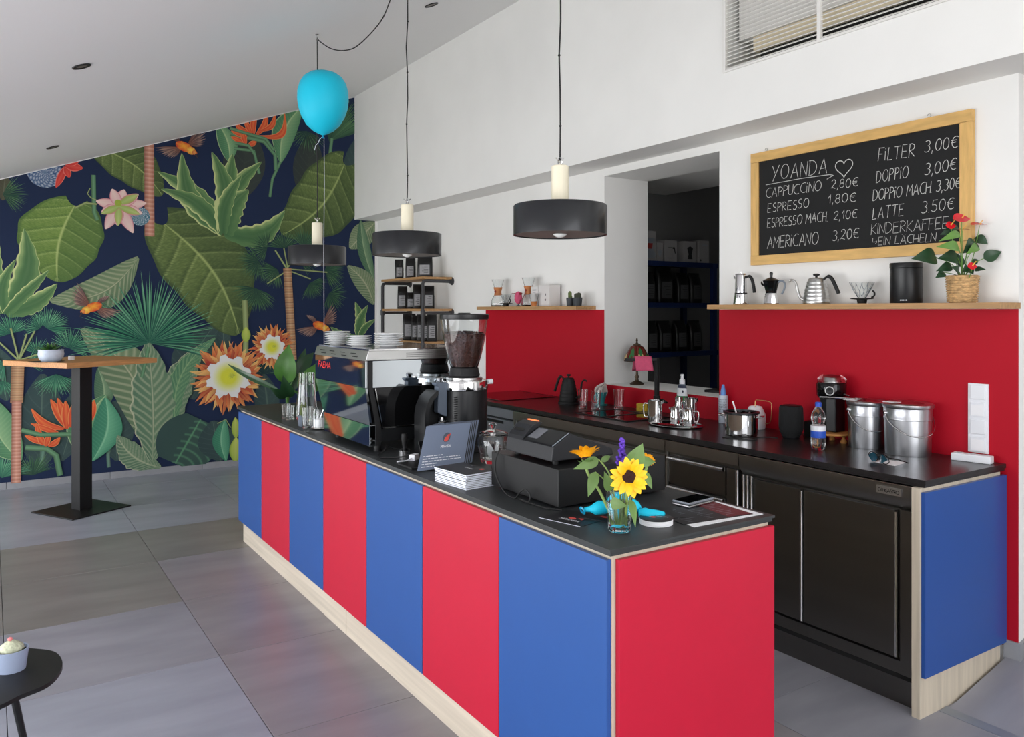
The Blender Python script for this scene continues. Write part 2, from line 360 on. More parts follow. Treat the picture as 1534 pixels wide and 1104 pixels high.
MURAL = [["L",0.375,0.137,0.396,1.004,0.382,"dk",0.0],["L",0.543,0.209,0.736,0.897,0.314,"dk",0.0],["L",0.997,0.163,0.98,0.728,0.31,"dk",0.0],["L",1.667,0.699,1.882,1.433,0.423,"dk",0.12],["L",1.972,1.137,1.959,1.432,0.138,"dk",0.0],["L",3.312,2.783,3.397,3.489,0.257,"dk",0.0],["L",2.788,2.743,2.883,3.464,0.322,"dk2",0.0],["L",2.13,2.693,2.21,3.45,0.421,"dk2",0.0],["L",0.123,0.781,0.044,1.252,0.241,"dk",0.0],["L",0.093,2.539,0.113,2.763,0.121,"br",0.0],["L",2.434,0.361,2.366,0.918,0.256,"dk",0.0],["L",0.692,0.746,0.758,1.013,0.215,"dk",0.2],["L",0.857,0.611,0.84,1.034,0.166,"gm",-0.1],["S",[[0.375,0.137],[0.406,0.343],[0.386,0.525]],0.036,"st"],["S",[[0.929,0.107],[0.923,0.233],[0.957,0.354]],0.031,"st"],["F",0.093,2.592,0.205,-60,60,13,1],["F",0.319,0.101,0.221,20,165,17,1],["F",0.083,0.105,0.253,10,110,16,0],["F",3.068,3.4,0.58,25,100,22,1],["F",2.824,3.485,0.263,190,330,10,1],["F",2.366,0.918,0.213,0,180,10,1],["S",[[3.098,3.439],[3.06,3.125]],0.036,"gn"],["L",0.857,3.081,1.392,2.689,0.43,"ol",0.1],["L",3.242,3.172,2.567,2.363,0.765,"ol",0.1],["L",0.649,2.532,0.511,1.833,0.739,"ol2",-0.08],["L",1.416,2.407,2.117,1.336,0.9,"ol",0.1],["L",1.18,2.075,0.458,1.651,0.318,"stripe",0.16],["L",2.024,3.07,1.908,3.452,0.194,"gl",-0.1],["L",2.539,3.122,2.766,3.733,0.246,"gl",0.12],["S",[[2.539,3.129],[2.455,2.94],[2.428,2.751]],0.028,"gn"],["S",[[2.031,3.36],[2.366,3.318],[2.483,3.193],[2.49,3.034]],0.04,"gn"],["S",[[2.064,3.215],[2.264,3.21],[2.318,2.983]],0.034,"gn"],["L",3.603,2.559,3.304,2.255,0.259,"stripe",0.0],["L",3.587,1.909,3.429,2.57,0.153,"gm",0.05],["L",3.587,1.641,3.281,2.064,0.228,"stripe",-0.1],["T",1.274,3.236,1.279,2.283,0.086,0],["L",1.959,2.352,1.351,2.911,0.203,"ag",-0.1],["L",1.959,2.352,1.568,3.114,0.205,"ag",0.15],["L",1.959,2.352,1.38,2.746,0.176,"ag",-0.12],["L",1.959,2.352,2.345,3.109,0.196,"ag",0.12],["L",1.959,2.352,2.051,3.16,0.222,"ag",0.0],["L",1.959,2.352,1.85,3.158,0.207,"ag",-0.1],["L",1.959,2.352,2.588,2.623,0.24,"ag",-0.22],["L",1.985,2.346,2.21,2.809,0.279,"ag",0.15],["L",1.959,2.352,2.143,2.953,0.153,"ag",0.1],["L",0.113,1.544,0.511,1.815,0.159,"ag",-0.1],["L",0.113,1.544,0.365,1.974,0.159,"ag",0.1],["L",0.113,1.544,0.253,2.302,0.206,"ag",-0.12],["L",0.113,1.544,0.054,2.244,0.181,"ag",0.1],["L",0.113,1.544,0.192,2.027,0.097,"ag",0.12],["L",0.113,1.544,0.448,1.94,0.098,"ag",0],["L",3.405,1.257,3.083,1.393,0.105,"ag",0.1],["L",3.405,1.257,3.366,1.669,0.121,"ag",-0.1],["L",3.405,1.257,3.515,1.633,0.107,"ag",0.1],["L",3.405,1.257,3.611,1.477,0.076,"ag",0.1],["D",0.412,2.815,0.138,"tex"],["L",0.574,2.879,0.5,2.685,0.062,"rd",0],["L",0.574,2.879,0.606,2.785,0.063,"rd",0],["L",0.574,2.891,0.714,2.881,0.082,"rd",0],["L",0.58,2.904,0.681,2.939,0.057,"rd",0],["S",[[0.801,2.827],[0.807,2.482],[0.834,2.409]],0.037,"gn"],["S",[[0.649,2.508],[0.736,2.563],[0.829,2.558]],0.018,"gn2"],["S",[[0.857,2.584],[0.779,2.616],[0.752,2.65],[0.774,2.702]],0.009,"gn2"],["D",1.192,2.47,0.089,"teal"],["L",1.014,2.552,0.823,2.588,0.096,"pk",0],["L",1.014,2.552,1.059,2.713,0.11,"pk",0],["L",1.014,2.552,0.957,2.711,0.097,"pk",0],["L",1.014,2.552,1.25,2.601,0.104,"pk",0],["L",1.014,2.552,1.215,2.497,0.098,"pk",0],["L",1.014,2.552,1.134,2.308,0.104,"pk",0],["L",1.014,2.552,1.002,2.37,0.097,"pk",0],["L",1.014,2.552,0.901,2.333,0.103,"pk",0],["L",1.014,2.552,0.868,2.486,0.096,"pk",0],["L",1.014,2.552,1.18,2.679,0.098,"pk",0],["L",1.025,2.578,1.174,2.672,0.078,"pg",0],["L",1.014,2.552,1.008,2.37,0.071,"pg",0],["L",1.014,2.552,0.868,2.473,0.071,"pg",0],["L",1.014,2.552,1.192,2.489,0.072,"pg",0],["D",1.008,2.583,0.031,"pgd"],["L",2.21,3.409,2.077,3.487,0.063,"or",0.2],["L",2.237,3.385,2.17,3.527,0.056,"or",0],["L",2.264,3.388,2.291,3.584,0.064,"or",0.1],["L",2.291,3.378,2.4,3.612,0.064,"or",-0.1],["L",2.318,3.368,2.581,3.651,0.071,"or",-0.35],["L",2.196,3.346,2.038,3.388,0.056,"or",0],["L",2.17,3.282,2.038,3.327,0.056,"or",0],["L",2.183,3.27,2.143,3.401,0.056,"or",0],["L",2.21,3.259,2.291,3.309,0.056,"or",0],["L",2.332,3.424,2.483,3.624,0.057,"or",-0.2],["S",[[2.024,3.413],[2.196,3.38],[2.386,3.348],[2.469,3.24]],0.034,"gn"],["S",[[2.077,3.271],[2.21,3.259],[2.277,3.171]],0.034,"gn"],["F",2.4,2.216,0.214,80,250,16,1],["F",2.318,2.075,0.241,120,290,16,1],["F",2.284,1.8,0.254,170,330,16,1],["F",2.574,2.224,0.216,20,170,15,1],["F",2.788,2.233,0.248,10,130,15,1],["F",3.016,2.005,0.252,-70,60,15,1],["F",2.853,1.865,0.205,-120,20,15,1],["F",3.06,1.754,0.223,-110,30,13,1],["F",2.511,1.998,0.229,150,280,14,1],["F",2.752,2.09,0.189,-60,80,12,1],["F",2.304,1.745,0.212,210,330,13,1],["S",[[2.616,1.994],[2.483,2.199]],0.018,"gn2"],["S",[[2.616,1.994],[2.4,1.85]],0.014,"gn2"],["S",[[2.616,2.029],[2.788,2.233]],0.018,"gn2"],["S",[[2.616,1.994],[2.861,1.908]],0.014,"gn2"],["S",[[2.616,2.008],[2.574,2.224]],0.014,"gn2"],["S",[[2.616,2.008],[3.045,1.984]],0.014,"gn2"],["T",2.609,2.015,2.666,1.046,0.087,1],["F",0.153,1.367,0.194,20,190,16,0],["F",0.427,1.411,0.21,-30,130,17,0],["F",0.375,1.411,0.148,60,200,12,0],["F",0.606,1.226,0.213,-30,150,17,0],["F",0.35,1.185,0.16,-10,150,13,0],["F",0.5,0.999,0.224,200,330,17,0],["F",0.103,1.104,0.205,130,270,16,0],["F",0.093,0.958,0.157,200,330,13,0],["F",0.273,1.098,0.147,-30,60,10,0],["S",[[0.213,1.13],[0.153,1.414]],0.015,"gn2"],["S",[[0.213,1.13],[0.334,1.388]],0.015,"gn2"],["S",[[0.213,1.13],[0.273,1.365]],0.015,"gn2"],["S",[[0.213,1.13],[0.375,1.184]],0.015,"gn2"],["S",[[0.213,1.13],[0.063,1.298]],0.015,"gn2"],["L",0.725,0.191,0.901,0.783,0.28,"gl",0.15],["L",0.79,0.184,0.901,0.758,0.255,"gb",-0.12],["L",0.223,0.242,0.005,0.811,0.314,"gl",0.1],["L",0.585,0.509,0.458,0.772,0.075,"or",0],["L",0.601,0.508,0.511,0.781,0.069,"or",0],["L",0.585,0.497,0.574,0.753,0.075,"or",0],["L",0.617,0.507,0.649,0.748,0.075,"or",0],["L",0.564,0.499,0.309,0.698,0.068,"or",0.15],["L",0.532,0.453,0.304,0.567,0.049,"or",0],["L",0.386,0.375,0.345,0.57,0.049,"or",0],["L",0.396,0.38,0.258,0.464,0.049,"or",0],["L",0.406,0.367,0.365,0.455,0.056,"or",0],["L",0.438,0.352,0.532,0.422,0.056,"or",-0.1],["L",0.779,0.555,0.807,0.745,0.064,"or",0],["L",0.417,0.354,0.448,0.46,0.05,"or",0],["S",[[0.233,0.514],[0.375,0.46],[0.638,0.444]],0.041,"gn"],["S",[[0.263,0.357],[0.427,0.329],[0.5,0.262],[0.532,0.077]],0.047,"gn"],["T",0.208,1.13,0.197,0.758,0.097,1],["T",0.197,0.776,0.192,0.045,0.073,0],["L",1.244,0.316,0.709,1.407,0.425,"stripe",-0.14],["L",1.374,0.059,0.997,0.395,0.223,"stripe2",0.12],["L",1.471,0.386,1.755,1.236,0.283,"stripe2",0.1],["L",1.507,0.435,1.882,1.3,0.176,"stripe3",0.16],["L",1.303,0.118,1.262,1.273,0.382,"stripe2",-0.02],["S",[[1.209,0.937],[1.238,1.063],[1.268,1.222]],0.032,"gn"],["F",1.274,1.26,0.685,-14,194,47,0],["L",1.507,0.084,1.742,0.496,0.581,"arc",0],["L",1.933,0.066,1.856,0.474,0.358,"dk",0],["L",1.985,0.061,1.972,0.479,0.166,"gb",0.1],["L",2.077,0.052,2.084,0.288,0.125,"bud",0.0],["L",2.084,0.288,2.077,0.491,0.084,"bud",0.0],["S",[[2.176,1.063],[2.183,1.301],[2.176,1.539],[2.17,1.675]],0.054,"gn2"],["L",2.183,1.253,2.183,1.403,0.091,"bud",0.0],["S",[[1.901,0.444],[1.985,0.478],[2.031,0.393]],0.01,"gn2"],["C",2.011,0.907,0.375,0.201],["C",2.448,1.192,0.236,0.121],["B",0.796,1.604,0.21,1,0],["B",1.593,3.176,0.236,-1,1],["B",2.964,1.409,0.229,-1,0]]
CHALK = [["YOANDA",2.896,2.289,2.533,2.278,0.077],["CAPPUCCiNO",2.935,2.196,2.566,2.194,0.052],["2,80€",2.523,2.194,2.364,2.188,0.044],["ESPRESSO",2.923,2.112,2.645,2.116,0.048],["1,80€",2.545,2.12,2.375,2.113,0.045],["ESPRESSO MACH.",2.926,2.03,2.523,2.032,0.05],["2,10€",2.509,2.034,2.371,2.032,0.044],["AMERiCANO",2.926,1.915,2.586,1.917,0.063],["3,20€",2.516,1.929,2.361,1.929,0.051],["FiLTER",2.265,2.296,2.076,2.288,0.061],["3,00€",2.035,2.3,1.878,2.3,0.052],["DOPPiO",2.275,2.191,2.108,2.197,0.055],["3,00€",2.035,2.196,1.884,2.201,0.052],["DOPPiO MACH.",2.293,2.106,1.985,2.11,0.052],["3,30€",1.982,2.113,1.869,2.116,0.049],["LATTE",2.296,2.016,2.13,2.022,0.055],["3.50€",2.05,2.02,1.895,2.028,0.052],["KINDERKAFFEE",2.303,1.942,1.91,1.94,0.052],[">EIN LÄCHELN",2.296,1.889,1.967,1.885,0.039]]
HEART = (3.59, 2.45, 2.294)
UNDER = [(3.59, 2.935, 2.269), (3.59, 2.694, 2.273), (3.59, 2.533, 2.269), (3.59, 2.51, 2.262), (3.59, 2.556, 2.245)]
ANTH = [((3.393, 1.867, 1.8), (3.246, 1.891, 1.788), 0.0681, 0), ((3.5, 1.832, 1.8), (3.378, 1.853, 1.792), 0.0573, 0), ((3.475, 1.813, 1.84), (3.314, 1.823, 1.837), 0.0424, 1), ((3.477, 1.812, 1.903), (3.343, 1.828, 1.862), 0.0312, 1), ((3.526, 1.84, 1.929), (3.438, 1.874, 1.898), 0.0492, 0), ((3.574, 1.797, 1.87), (3.468, 1.794, 1.813), 0.0545, 0), ((3.595, 1.806, 1.889), (3.622, 1.765, 1.858), 0.0436, 0), ((3.585, 1.765, 1.795), (3.629, 1.712, 1.824), 0.0488, 0), ((3.479, 1.847, 1.765), (3.393, 1.867, 1.739), 0.0402, 0), ((3.442, 1.859, 1.736), (3.371, 1.858, 1.709), 0.0343, 0), ((3.553, 1.786, 1.747), (3.552, 1.739, 1.745), 0.0229, 0), ((3.582, 1.815, 1.775), (3.627, 1.809, 1.794), 0.0234, 0), ((3.563, 1.78, 1.851), (3.46, 1.775, 1.809), 0.0342, 1), ((3.495, 1.824, 1.736), (3.428, 1.82, 1.756), 0.0372, 0), ((3.501, 1.796, 1.743), (3.486, 1.758, 1.724), 0.0427, 0), ((3.566, 1.849, 1.762), (3.544, 1.864, 1.826), 0.0351, 0), ((3.476, 1.789, 1.734), (3.458, 1.777, 1.769), 0.034, 0)]
SPATHE = [(3.486, 1.806, 1.964, 0.075, 0.55), (3.467, 1.842, 1.937, 0.045, 0.8), (3.591, 1.785, 1.942, 0.075, 0.25), (3.53, 1.825, 1.92, 0.07, 0.12), (3.483, 1.76, 1.758, 0.042, 0.8)]
VLEAF = [((1.52, 1.85, 1.127), (1.443, 1.876, 1.101), 0.0337, 0), ((1.499, 1.84, 1.093), (1.468, 1.836, 1.023), 0.0334, 0), ((1.586, 1.782, 1.107), (1.616, 1.763, 1.178), 0.0553, 0), ((1.63, 1.801, 1.119), (1.689, 1.787, 1.111), 0.0323, 0), ((1.619, 1.761, 1.093), (1.625, 1.733, 1.046), 0.0236, 0), ((1.524, 1.799, 1.042), (1.501, 1.802, 1.101), 0.0332, 0), ((1.533, 1.722, 1.029), (1.503, 1.669, 0.967), 0.0226, 0), ((1.517, 1.792, 1.011), (1.538, 1.742, 1.007), 0.0349, 0), ((1.538, 1.862, 1.119), (1.576, 1.861, 1.13), 0.0182, 0)]
PLANT = [((1.83, 5.853, 1.029), (1.851, 5.84, 1.321), 0.1679, 1), ((1.768, 5.535, 0.94), (1.691, 5.467, 1.126), 0.0929, 0), ((1.904, 5.805, 1.103), (2.038, 5.837, 1.256), 0.0996, 2), ((1.864, 5.592, 0.976), (1.986, 5.632, 1.184), 0.1251, 1), ((1.843, 5.486, 0.94), (1.87, 5.469, 1.127), 0.0844, 2), ((1.736, 5.676, 1.0), (1.491, 6.195, 1.171), 0.0441, 0), ((1.84, 5.608, 0.928), (1.906, 5.325, 0.997), 0.0937, 0), ((1.912, 5.92, 0.945), (1.995, 5.985, 1.241), 0.081, 0), ((1.745, 5.551, 0.94), (1.614, 5.517, 1.043), 0.065, 0), ((1.986, 5.99, 1.088), (2.053, 6.066, 1.277), 0.0721, 0), ((1.904, 5.566, 0.928), (2.002, 5.621, 1.111), 0.1059, 1)]
BP = {'sun1': (1.521, 1.717, 1.098), 'sun2': (1.492, 1.868, 1.147), 'sun3': (1.704, 1.825, 1.106), 'purple': (1.591, 1.827, 1.127), 'vase': (1.552, 1.805, 0.929)}
HK = {'c': (1.726, 4.846, 3.321), 'swag': [(1.726, 4.846, 3.313), (1.74, 4.813, 3.268), (1.767, 4.7, 3.196), (1.798, 4.56, 3.151), (1.826, 4.422, 3.149), (1.832, 4.239, 3.175), (2.006, 4.394, 3.42)]}
BLO = (1.66, 4.591, 2.816)
# ---------------------------------------------------------------- the room shell
XW, XU, YM = 3.63, 3.36, 8.3      # lower bar wall, upper bar wall, mural wall
def zc(x): return 2.697+.3654*x   # sloping ceiling
fl = struct('floor', G().bx(-2.0, 6.2, -2.0, 8.6, -.14, -.006), 'tile_grout')
tg = mesh('tile', G().bx(-.4085, .4085, -.4085, .4085, -.012, 0), TT[0], bev=.0015)
tms = []
for k in range(4):
    t_ = tg.copy(); t_.materials[0] = MATS[TT[k]]; tms.append(t_)
for i in range(-3, 5):
    for j in range(-4, 7):
        cx = .875+.82*i+.41; cy = 2.94+.82*j+.41
        if cx > 3.5 and cy < 1.6: continue
        if cy > 8.5 or cx < -1.6: continue
        row = j
        k = {1: 1, 2: 2, 3: 2, 4: 0, 5: 0, 6: 0}.get(row, 1)
        if i >= 0 and row in (1,): k = 3
        if cx > .9 and row in (2, 3): k = 2 if row == 3 else 3
        if row <= 0: k = 0 if i < 0 else (3 if i < 2 else 1)
        if cx > 2.2: k = 1
        o = obj('tile', tms[k], None, fl, loc=(cx, cy, 0), rot=(0, 0, 0 if (i+j) % 2 else PI))
# ramp by the passage at the end of the bar
struct('floor_ramp', G().prism([(3.16, 0), (5.4, .47), (5.4, -.005), (3.16, -.005)], -2.0, 1.69, 'y'), TT[1])
struct('trim_1', G().prism([(3.115, 0), (3.165, 0), (3.165, .006), (3.115, .002)], -2.0, 1.70, 'y'), 'galv')

struct('ceiling', G().prism([(-1.9, zc(-1.9)), (XU+1.2, zc(XU+1.2)), (XU+1.2, zc(XU+1.2)+.2), (-1.9, zc(-1.9)+.2)], -2.0, 8.6, 'y'), 'white_ceiling')
wr = struct('wall_right', G()
    .bx(XW, 4.04, 4.355, 8.6, 0, 2.573).bx(XW, 4.04, 3.295, 4.355, 0, 1.053).bx(XW, 4.04, 3.295, 4.355, 2.52, 2.573).bx(XW, 4.9, 1.645, 3.295, 0, 2.573).bx(XW, 4.9, -2.0, .45, 0, 2.573).bx(5.4, 5.5, -2.0, 1.7, 0, 2.7), 'white_wall')
obj('red_paint', G().bx(XW-.0015, XW, 4.355, 5.965, .5, 1.577).bx(XW-.0015, XW, 3.295, 4.355, .5, 1.053).bx(XW-.0015, XW, 1.645, 3.295, .14, 1.577), 'red_paint', wr, 'deep red painted splashback band')
wu = struct('wall_right_upper', G()
    .bx(XU, 4.9, 3.012, 8.6, 2.573, 4.6).bx(XU, 4.9, -2.0, 1.0, 2.573, 4.6).bx(XU, 4.9, 1.0, 3.012, 2.573, 2.873).bx(XU, 4.9, 1.0, 3.012, 3.72, 4.6).bx(4.5, 4.9, 1.0, 3.012, 2.873, 3.72), 'white_wall')
wf = struct('wall_far', G().bx(-1.9, 3.6, YM, YM+.3, -.1, 4.6).bx(3.6, 3.7, YM, YM+.3, -.1, 2.6), 'white_wall')
bl = struct('baseboard_far', G().bx(-1.9, 3.62, YM-.008, YM, 0, .05), 'tile_grout')
bt = mesh('tile', G().bx(-.408, .408, -.012, 0, 0, .062), 'skirting_tile', bev=.001)
for i in range(7): obj('tile', bt, None, bl, loc=(-1.42+.82*i+.31, YM-.001, 0))
br = struct('baseboard_right', G().bx(XW-.012, XW, 1.633, 1.70, .02, .17).prism([(XW+.0005, .02), (4.9, .02), (4.9, .437), (XW+.0005, .17)], 1.633, 1.6445, 'y'), 'skirting_tile')
# eaves side: piers and low sill between the windows (outside the picture, they shape the daylight)
struct('wall_left', G().bx(-1.9, -1.62, -2.0, -1.3, 0, 2.1).bx(-1.9, -1.62, 4.7, 5.9, 0, 2.1).bx(-1.9, -1.62, 8.0, 8.4, 0, 2.1).bx(-1.9, -1.62, -1.3, .7, 0, 2.1), 'white_wall')
struct('light_block_near', G().bx(2.7, 4.9, -2.12, -2.0, 0, 4.4).bx(-1.9, -1.3, -2.12, -2.0, 0, 2.2), 'white_wall')  # unseen blocker, added to narrow the rear opening and dim the right wall
# store room behind the serving hatch
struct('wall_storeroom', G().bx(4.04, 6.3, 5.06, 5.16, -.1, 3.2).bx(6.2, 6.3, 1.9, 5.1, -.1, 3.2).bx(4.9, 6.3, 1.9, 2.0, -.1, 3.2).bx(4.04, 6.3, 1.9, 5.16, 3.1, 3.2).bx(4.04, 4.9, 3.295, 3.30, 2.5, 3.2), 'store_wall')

# ---------------------------------------------------------------- printed mural
mur = G(); mcol = []
ZL = [0]
NAVY = (25, 41, 74)
def mixc(a, b, t): return tuple(a[i]+(b[i]-a[i])*t for i in range(3))
def madd(vs, fs, cols, stag=0):
    o = len(mur.v); y = YM-.0015-ZL[0]*2.5e-5; ZL[0] += 7 if stag else 1
    mur.v += [(p[0], y-((i//stag) % 7)*2.5e-5 if stag else y, p[1]) for i, p in enumerate(vs)]; mur.f += [tuple(i+o for i in f) for f in fs]; mcol.extend(cols)
def clipz(x, z): return z
mur_poly = [(-1.9, .05), (3.6, .05), (3.6, 2.573), (3.358, 2.573), (3.358, zc(3.358)), (-1.9, zc(-1.9))]
madd(mur_poly, [tuple(range(6))], [NAVY]*6)
PAL = { # dark edge, main, light vein, edge
 'ol': ((60, 78, 48), (104, 124, 66), (176, 192, 120), (70, 88, 56)), 'ol2': ((74, 104, 56), (122, 152, 70), (190, 206, 130), (90, 116, 60)),
 'dk': ((46, 66, 70), (66, 88, 84), (96, 118, 106), (50, 70, 72)), 'dk2': ((44, 54, 56), (60, 68, 62), (78, 88, 76), (48, 58, 58)),
 'gl': ((50, 104, 72), (112, 160, 116), (190, 214, 160), (70, 124, 86)), 'gb': ((40, 104, 84), (86, 160, 122), (150, 208, 166), (50, 120, 90)),
 'gm': ((60, 96, 74), (98, 132, 100), (170, 192, 150), (76, 110, 84)), 'br': ((70, 70, 58), (90, 90, 70), (110, 110, 90), (70, 70, 60)),
 'stripe': ((84, 112, 84), (126, 146, 110), (192, 190, 158), (96, 122, 84)), 'stripe2': ((70, 110, 88), (118, 144, 112), (186, 190, 158), (150, 176, 140)),
 'stripe3': ((70, 120, 90), (96, 140, 104), (150, 180, 130), (180, 200, 150)), 'arc': ((48, 72, 72), (64, 92, 82), (104, 164, 120), (54, 78, 76)),
 'ag': ((62, 102, 66), (120, 156, 96), (206, 220, 150), (206, 216, 150)),
 'rd': ((170, 40, 40), (222, 60, 54), (240, 120, 100), (250, 170, 150)), 'or': ((190, 48, 40), (228, 84, 52), (250, 180, 90), (244, 190, 110)),
 'pk': ((214, 150, 160), (240, 206, 200), (250, 232, 216), (206, 110, 130)), 'pg': ((130, 160, 80), (176, 196, 110), (220, 226, 160), (220, 120, 130)),
 'bud': ((130, 160, 60), (190, 206, 90), (226, 226, 140), (120, 150, 60))}
def mleaf(bx_, bz, tx, tz, w, st, bend):
    D, Mn, V, E = PAL[st]; petal = st in ('rd', 'or', 'pk', 'pg', 'bud')
    big = w > .3; N = 20 if petal else (150 if big else 72); Wn = 6 if petal else (40 if big else 18)
    L = math.hypot(tx-bx_, tz-bz); ux, uz = (tx-bx_)/L, (tz-bz)/L; nx, nz = -uz, ux
    vs = []; fs = []; cs = []
    heart = st in ('ol', 'ol2') and w > .38
    for i in range(N+1):
        s = i/N
        if heart: hw = .5*w*(max(0, math.sin(PI*min(1, (s*.975+.02)))) ** .55)*(1.08-.35*s)
        elif petal: hw = .5*w*math.sin(PI*min(1, s*.9+.08))**.8
        elif st == 'arc': hw = .5*w*math.sin(PI*min(1, s*.8+.12))**.5
        elif st == 'ag': hw = .5*w*(math.sin(PI*(s*.9+.1)**.9)**.8)
        else: hw = .5*w*math.sin(PI*(s*.96+.02))**.85
        wob = 1
        if st in ('stripe2', 'stripe3'): wob = 1+.05*math.sin(s*31)+.04*math.sin(s*57)
        if st == 'ag': wob = 1+.07*math.sin(s*41)*(s < .95)
        if heart: wob = 1+.025*math.sin(s*23)
        hw *= wob; cb = bend*L*math.sin(PI*s)
        cx = bx_+ux*L*s+nx*cb; cz = bz+uz*L*s+nz*cb
        for j in range(Wn+1):
            q = -1+2*j/Wn; back = (-.10*L*(q*q)*(1-s)*(s < .5)*(1-2*s)) if heart else 0
            x = cx+nx*hw*q+ux*back; z = cz+nz*hw*q+uz*back
            aq = abs(q)
            # colour of the print
            if petal: c = mixc(Mn, V, max(0, .8-aq*1.3)*.7); c = mixc(c, D, (1-s)*.4); c = mixc(c, E, max(0, aq-.7)*2.5)
            elif st == 'ag':
                c = mixc(D, Mn, .15+.85*abs(q)**1.2*(.5+.5*s)); c = mixc(c, V, .75*max(0, q*.8+s*.9-.75)+.2*max(0, math.sin(q*9+s*3))*s)
                if q > .86 or (q < -.93 and s > .3): c = E
            else:
                c = mixc(Mn, D, .30+.5*aq*.6 if q > 0 else .12+.4*aq*.6)
                if st in ('stripe', 'stripe2', 'stripe3'):
                    c = mixc(c, V, .62*max(0, math.sin((s-aq*.16)*2*PI*15))*(aq > .06))
                elif st == 'arc':
                    c = mixc(c, V, .55*max(0, math.sin((s+.3*(q+.2)**2)*2*PI*6.5))**2*(q < .25))
                elif st in ('gl', 'gb', 'gm'):
                    c = mixc(c, V, .45*(1-aq)*(q < 0)); c = mixc(c, V, .16*max(0, math.sin((s-aq*.12)*2*PI*18))**2)
                elif heart or st in ('ol', 'ol2'):
                    ph = (s-.26*aq**1.15*(1-.5*s)+.02)*(6.2 if heart else 7.5); fr = ph-math.floor(ph)
                    c = mixc(c, V, .28*(1-fr)**1.5*(1-aq*.5))
                    c = mixc(c, V, .75*max(0, 1-abs(fr-.05)/.055))
                    c = mixc(c, D, .45*max(0, 1-abs(fr-.90)/.12))
                    c = mixc(c, (V if random.random() < .5 else D), .22*random.random())
                    c = mixc(c, D, .55*max(0, s-.45)+.25*(q > 0))
                else: 
                    ph = (s-.2*aq)*8; fr = ph-math.floor(ph); c = mixc(c, V, .25*(fr < .12))
                if aq < (.022 if big else .07) and st not in ('dk2',): c = mixc(c, V, .9)
                if st in ('stripe2', 'stripe3', 'gl') and q > .9: c = V
                if aq > .93 and st in ('ol', 'ol2'): c = mixc(c, D, .6)
            vs.append((x, z)); cs.append(c)
    for i in range(N):
        for j in range(Wn): a = i*(Wn+1)+j; fs.append((a, a+1, a+Wn+2, a+Wn+1))
    madd(vs, fs, cs)
def mfan(x, z, r, a0, a1, n, st):
    if n > 30: n = 40
    A = (62, 140, 100) if st == 0 else (52, 96, 66); B = (150, 206, 160) if st == 0 else (112, 150, 100); D = (24, 74, 68) if st == 0 else (30, 58, 54)
    for pas in range(2):
        vs = []; fs = []; cs = []
        for k in range(n):
            a = math.radians(a0+(a1-a0)*(k+(.5 if pas else 0))/max(1, n-1))+random.uniform(-.02, .02)
            rr = r*random.uniform(.82, 1.04)*(1 if pas else .93); wd = rr*(.011 if n > 30 else .019)*(1.0 if pas else 1.5)
            dx, dz = math.cos(a), math.sin(a); nx, nz = -dz, dx
            dr = -.05*r*abs(math.cos(a)); col = mixc(A, B, random.random()*.8) if pas else mixc(D, A, random.random()*.5)
            p = [(x, z), (x+dx*rr*.55+nx*wd, z+dz*rr*.55+nz*wd), (x+dx*rr, z+dz*rr+dr), (x+dx*rr*.55-nx*wd, z+dz*rr*.55-nz*wd)]
            o = len(vs); vs += p; fs.append((o, o+1, o+2, o+3)); cs += [mixc(col, D, .5), col, mixc(col, B, .5), mixc(col, D, .3)]
        madd(vs, fs, cs, 4)
def mstrip(pts, w, cols):
    vs = []; fs = []; cs = []
    for i, p in enumerate(pts):
        a = pts[max(0, i-1)]; b = pts[min(len(pts)-1, i+1)]; dx, dz = b[0]-a[0], b[1]-a[1]; l = math.hypot(dx, dz) or 1
        nx, nz = -dz/l*w/2, dx/l*w/2
        vs += [(p[0]-nx, p[1]-nz), (p[0], p[1]), (p[0]+nx, p[1]+nz)]; c = cols[i % len(cols)]; cs += [mixc(c, (60, 40, 40), .35), mixc(c, (250, 240, 220), .18), mixc(c, (60, 40, 40), .2)]
    for i in range(len(pts)-1):
        for j in range(2): a = i*3+j; fs.append((a, a+1, a+4, a+3))
    madd(vs, fs, cs)
SCOL = {'st': (86, 132, 112), 'gn': (84, 142, 98), 'gn2': (148, 170, 104), 'ag': (150, 176, 110)}
def mdisc(x, z, r, st):
    n = 40; vs = [(x, z)]; cs = [(90, 120, 150) if st == 'tex' else (70, 150, 160) if st == 'teal' else (190, 200, 80)]
    fs = []
    for ring in range(1, 9):
        for k in range(n):
            a = 2*PI*k/n; vs.append((x+r*ring/8*math.cos(a), z+r*ring/8*math.sin(a)))
            if st in ('tex', 'teal'): cs.append((196, 204, 214) if (ring+k//1) % 3 == 0 else ((52, 88, 132) if st == 'tex' else (40, 110, 130)))
            else: cs.append((160, 180, 70))
    for k in range(n): fs.append((0, 1+k, 1+(k+1) % n))
    for ring in range(7):
        for k in range(n): a = 1+ring*n+k; b = 1+ring*n+(k+1) % n; fs.append((a, b, b+n, a+n))
    madd(vs, fs, cs)
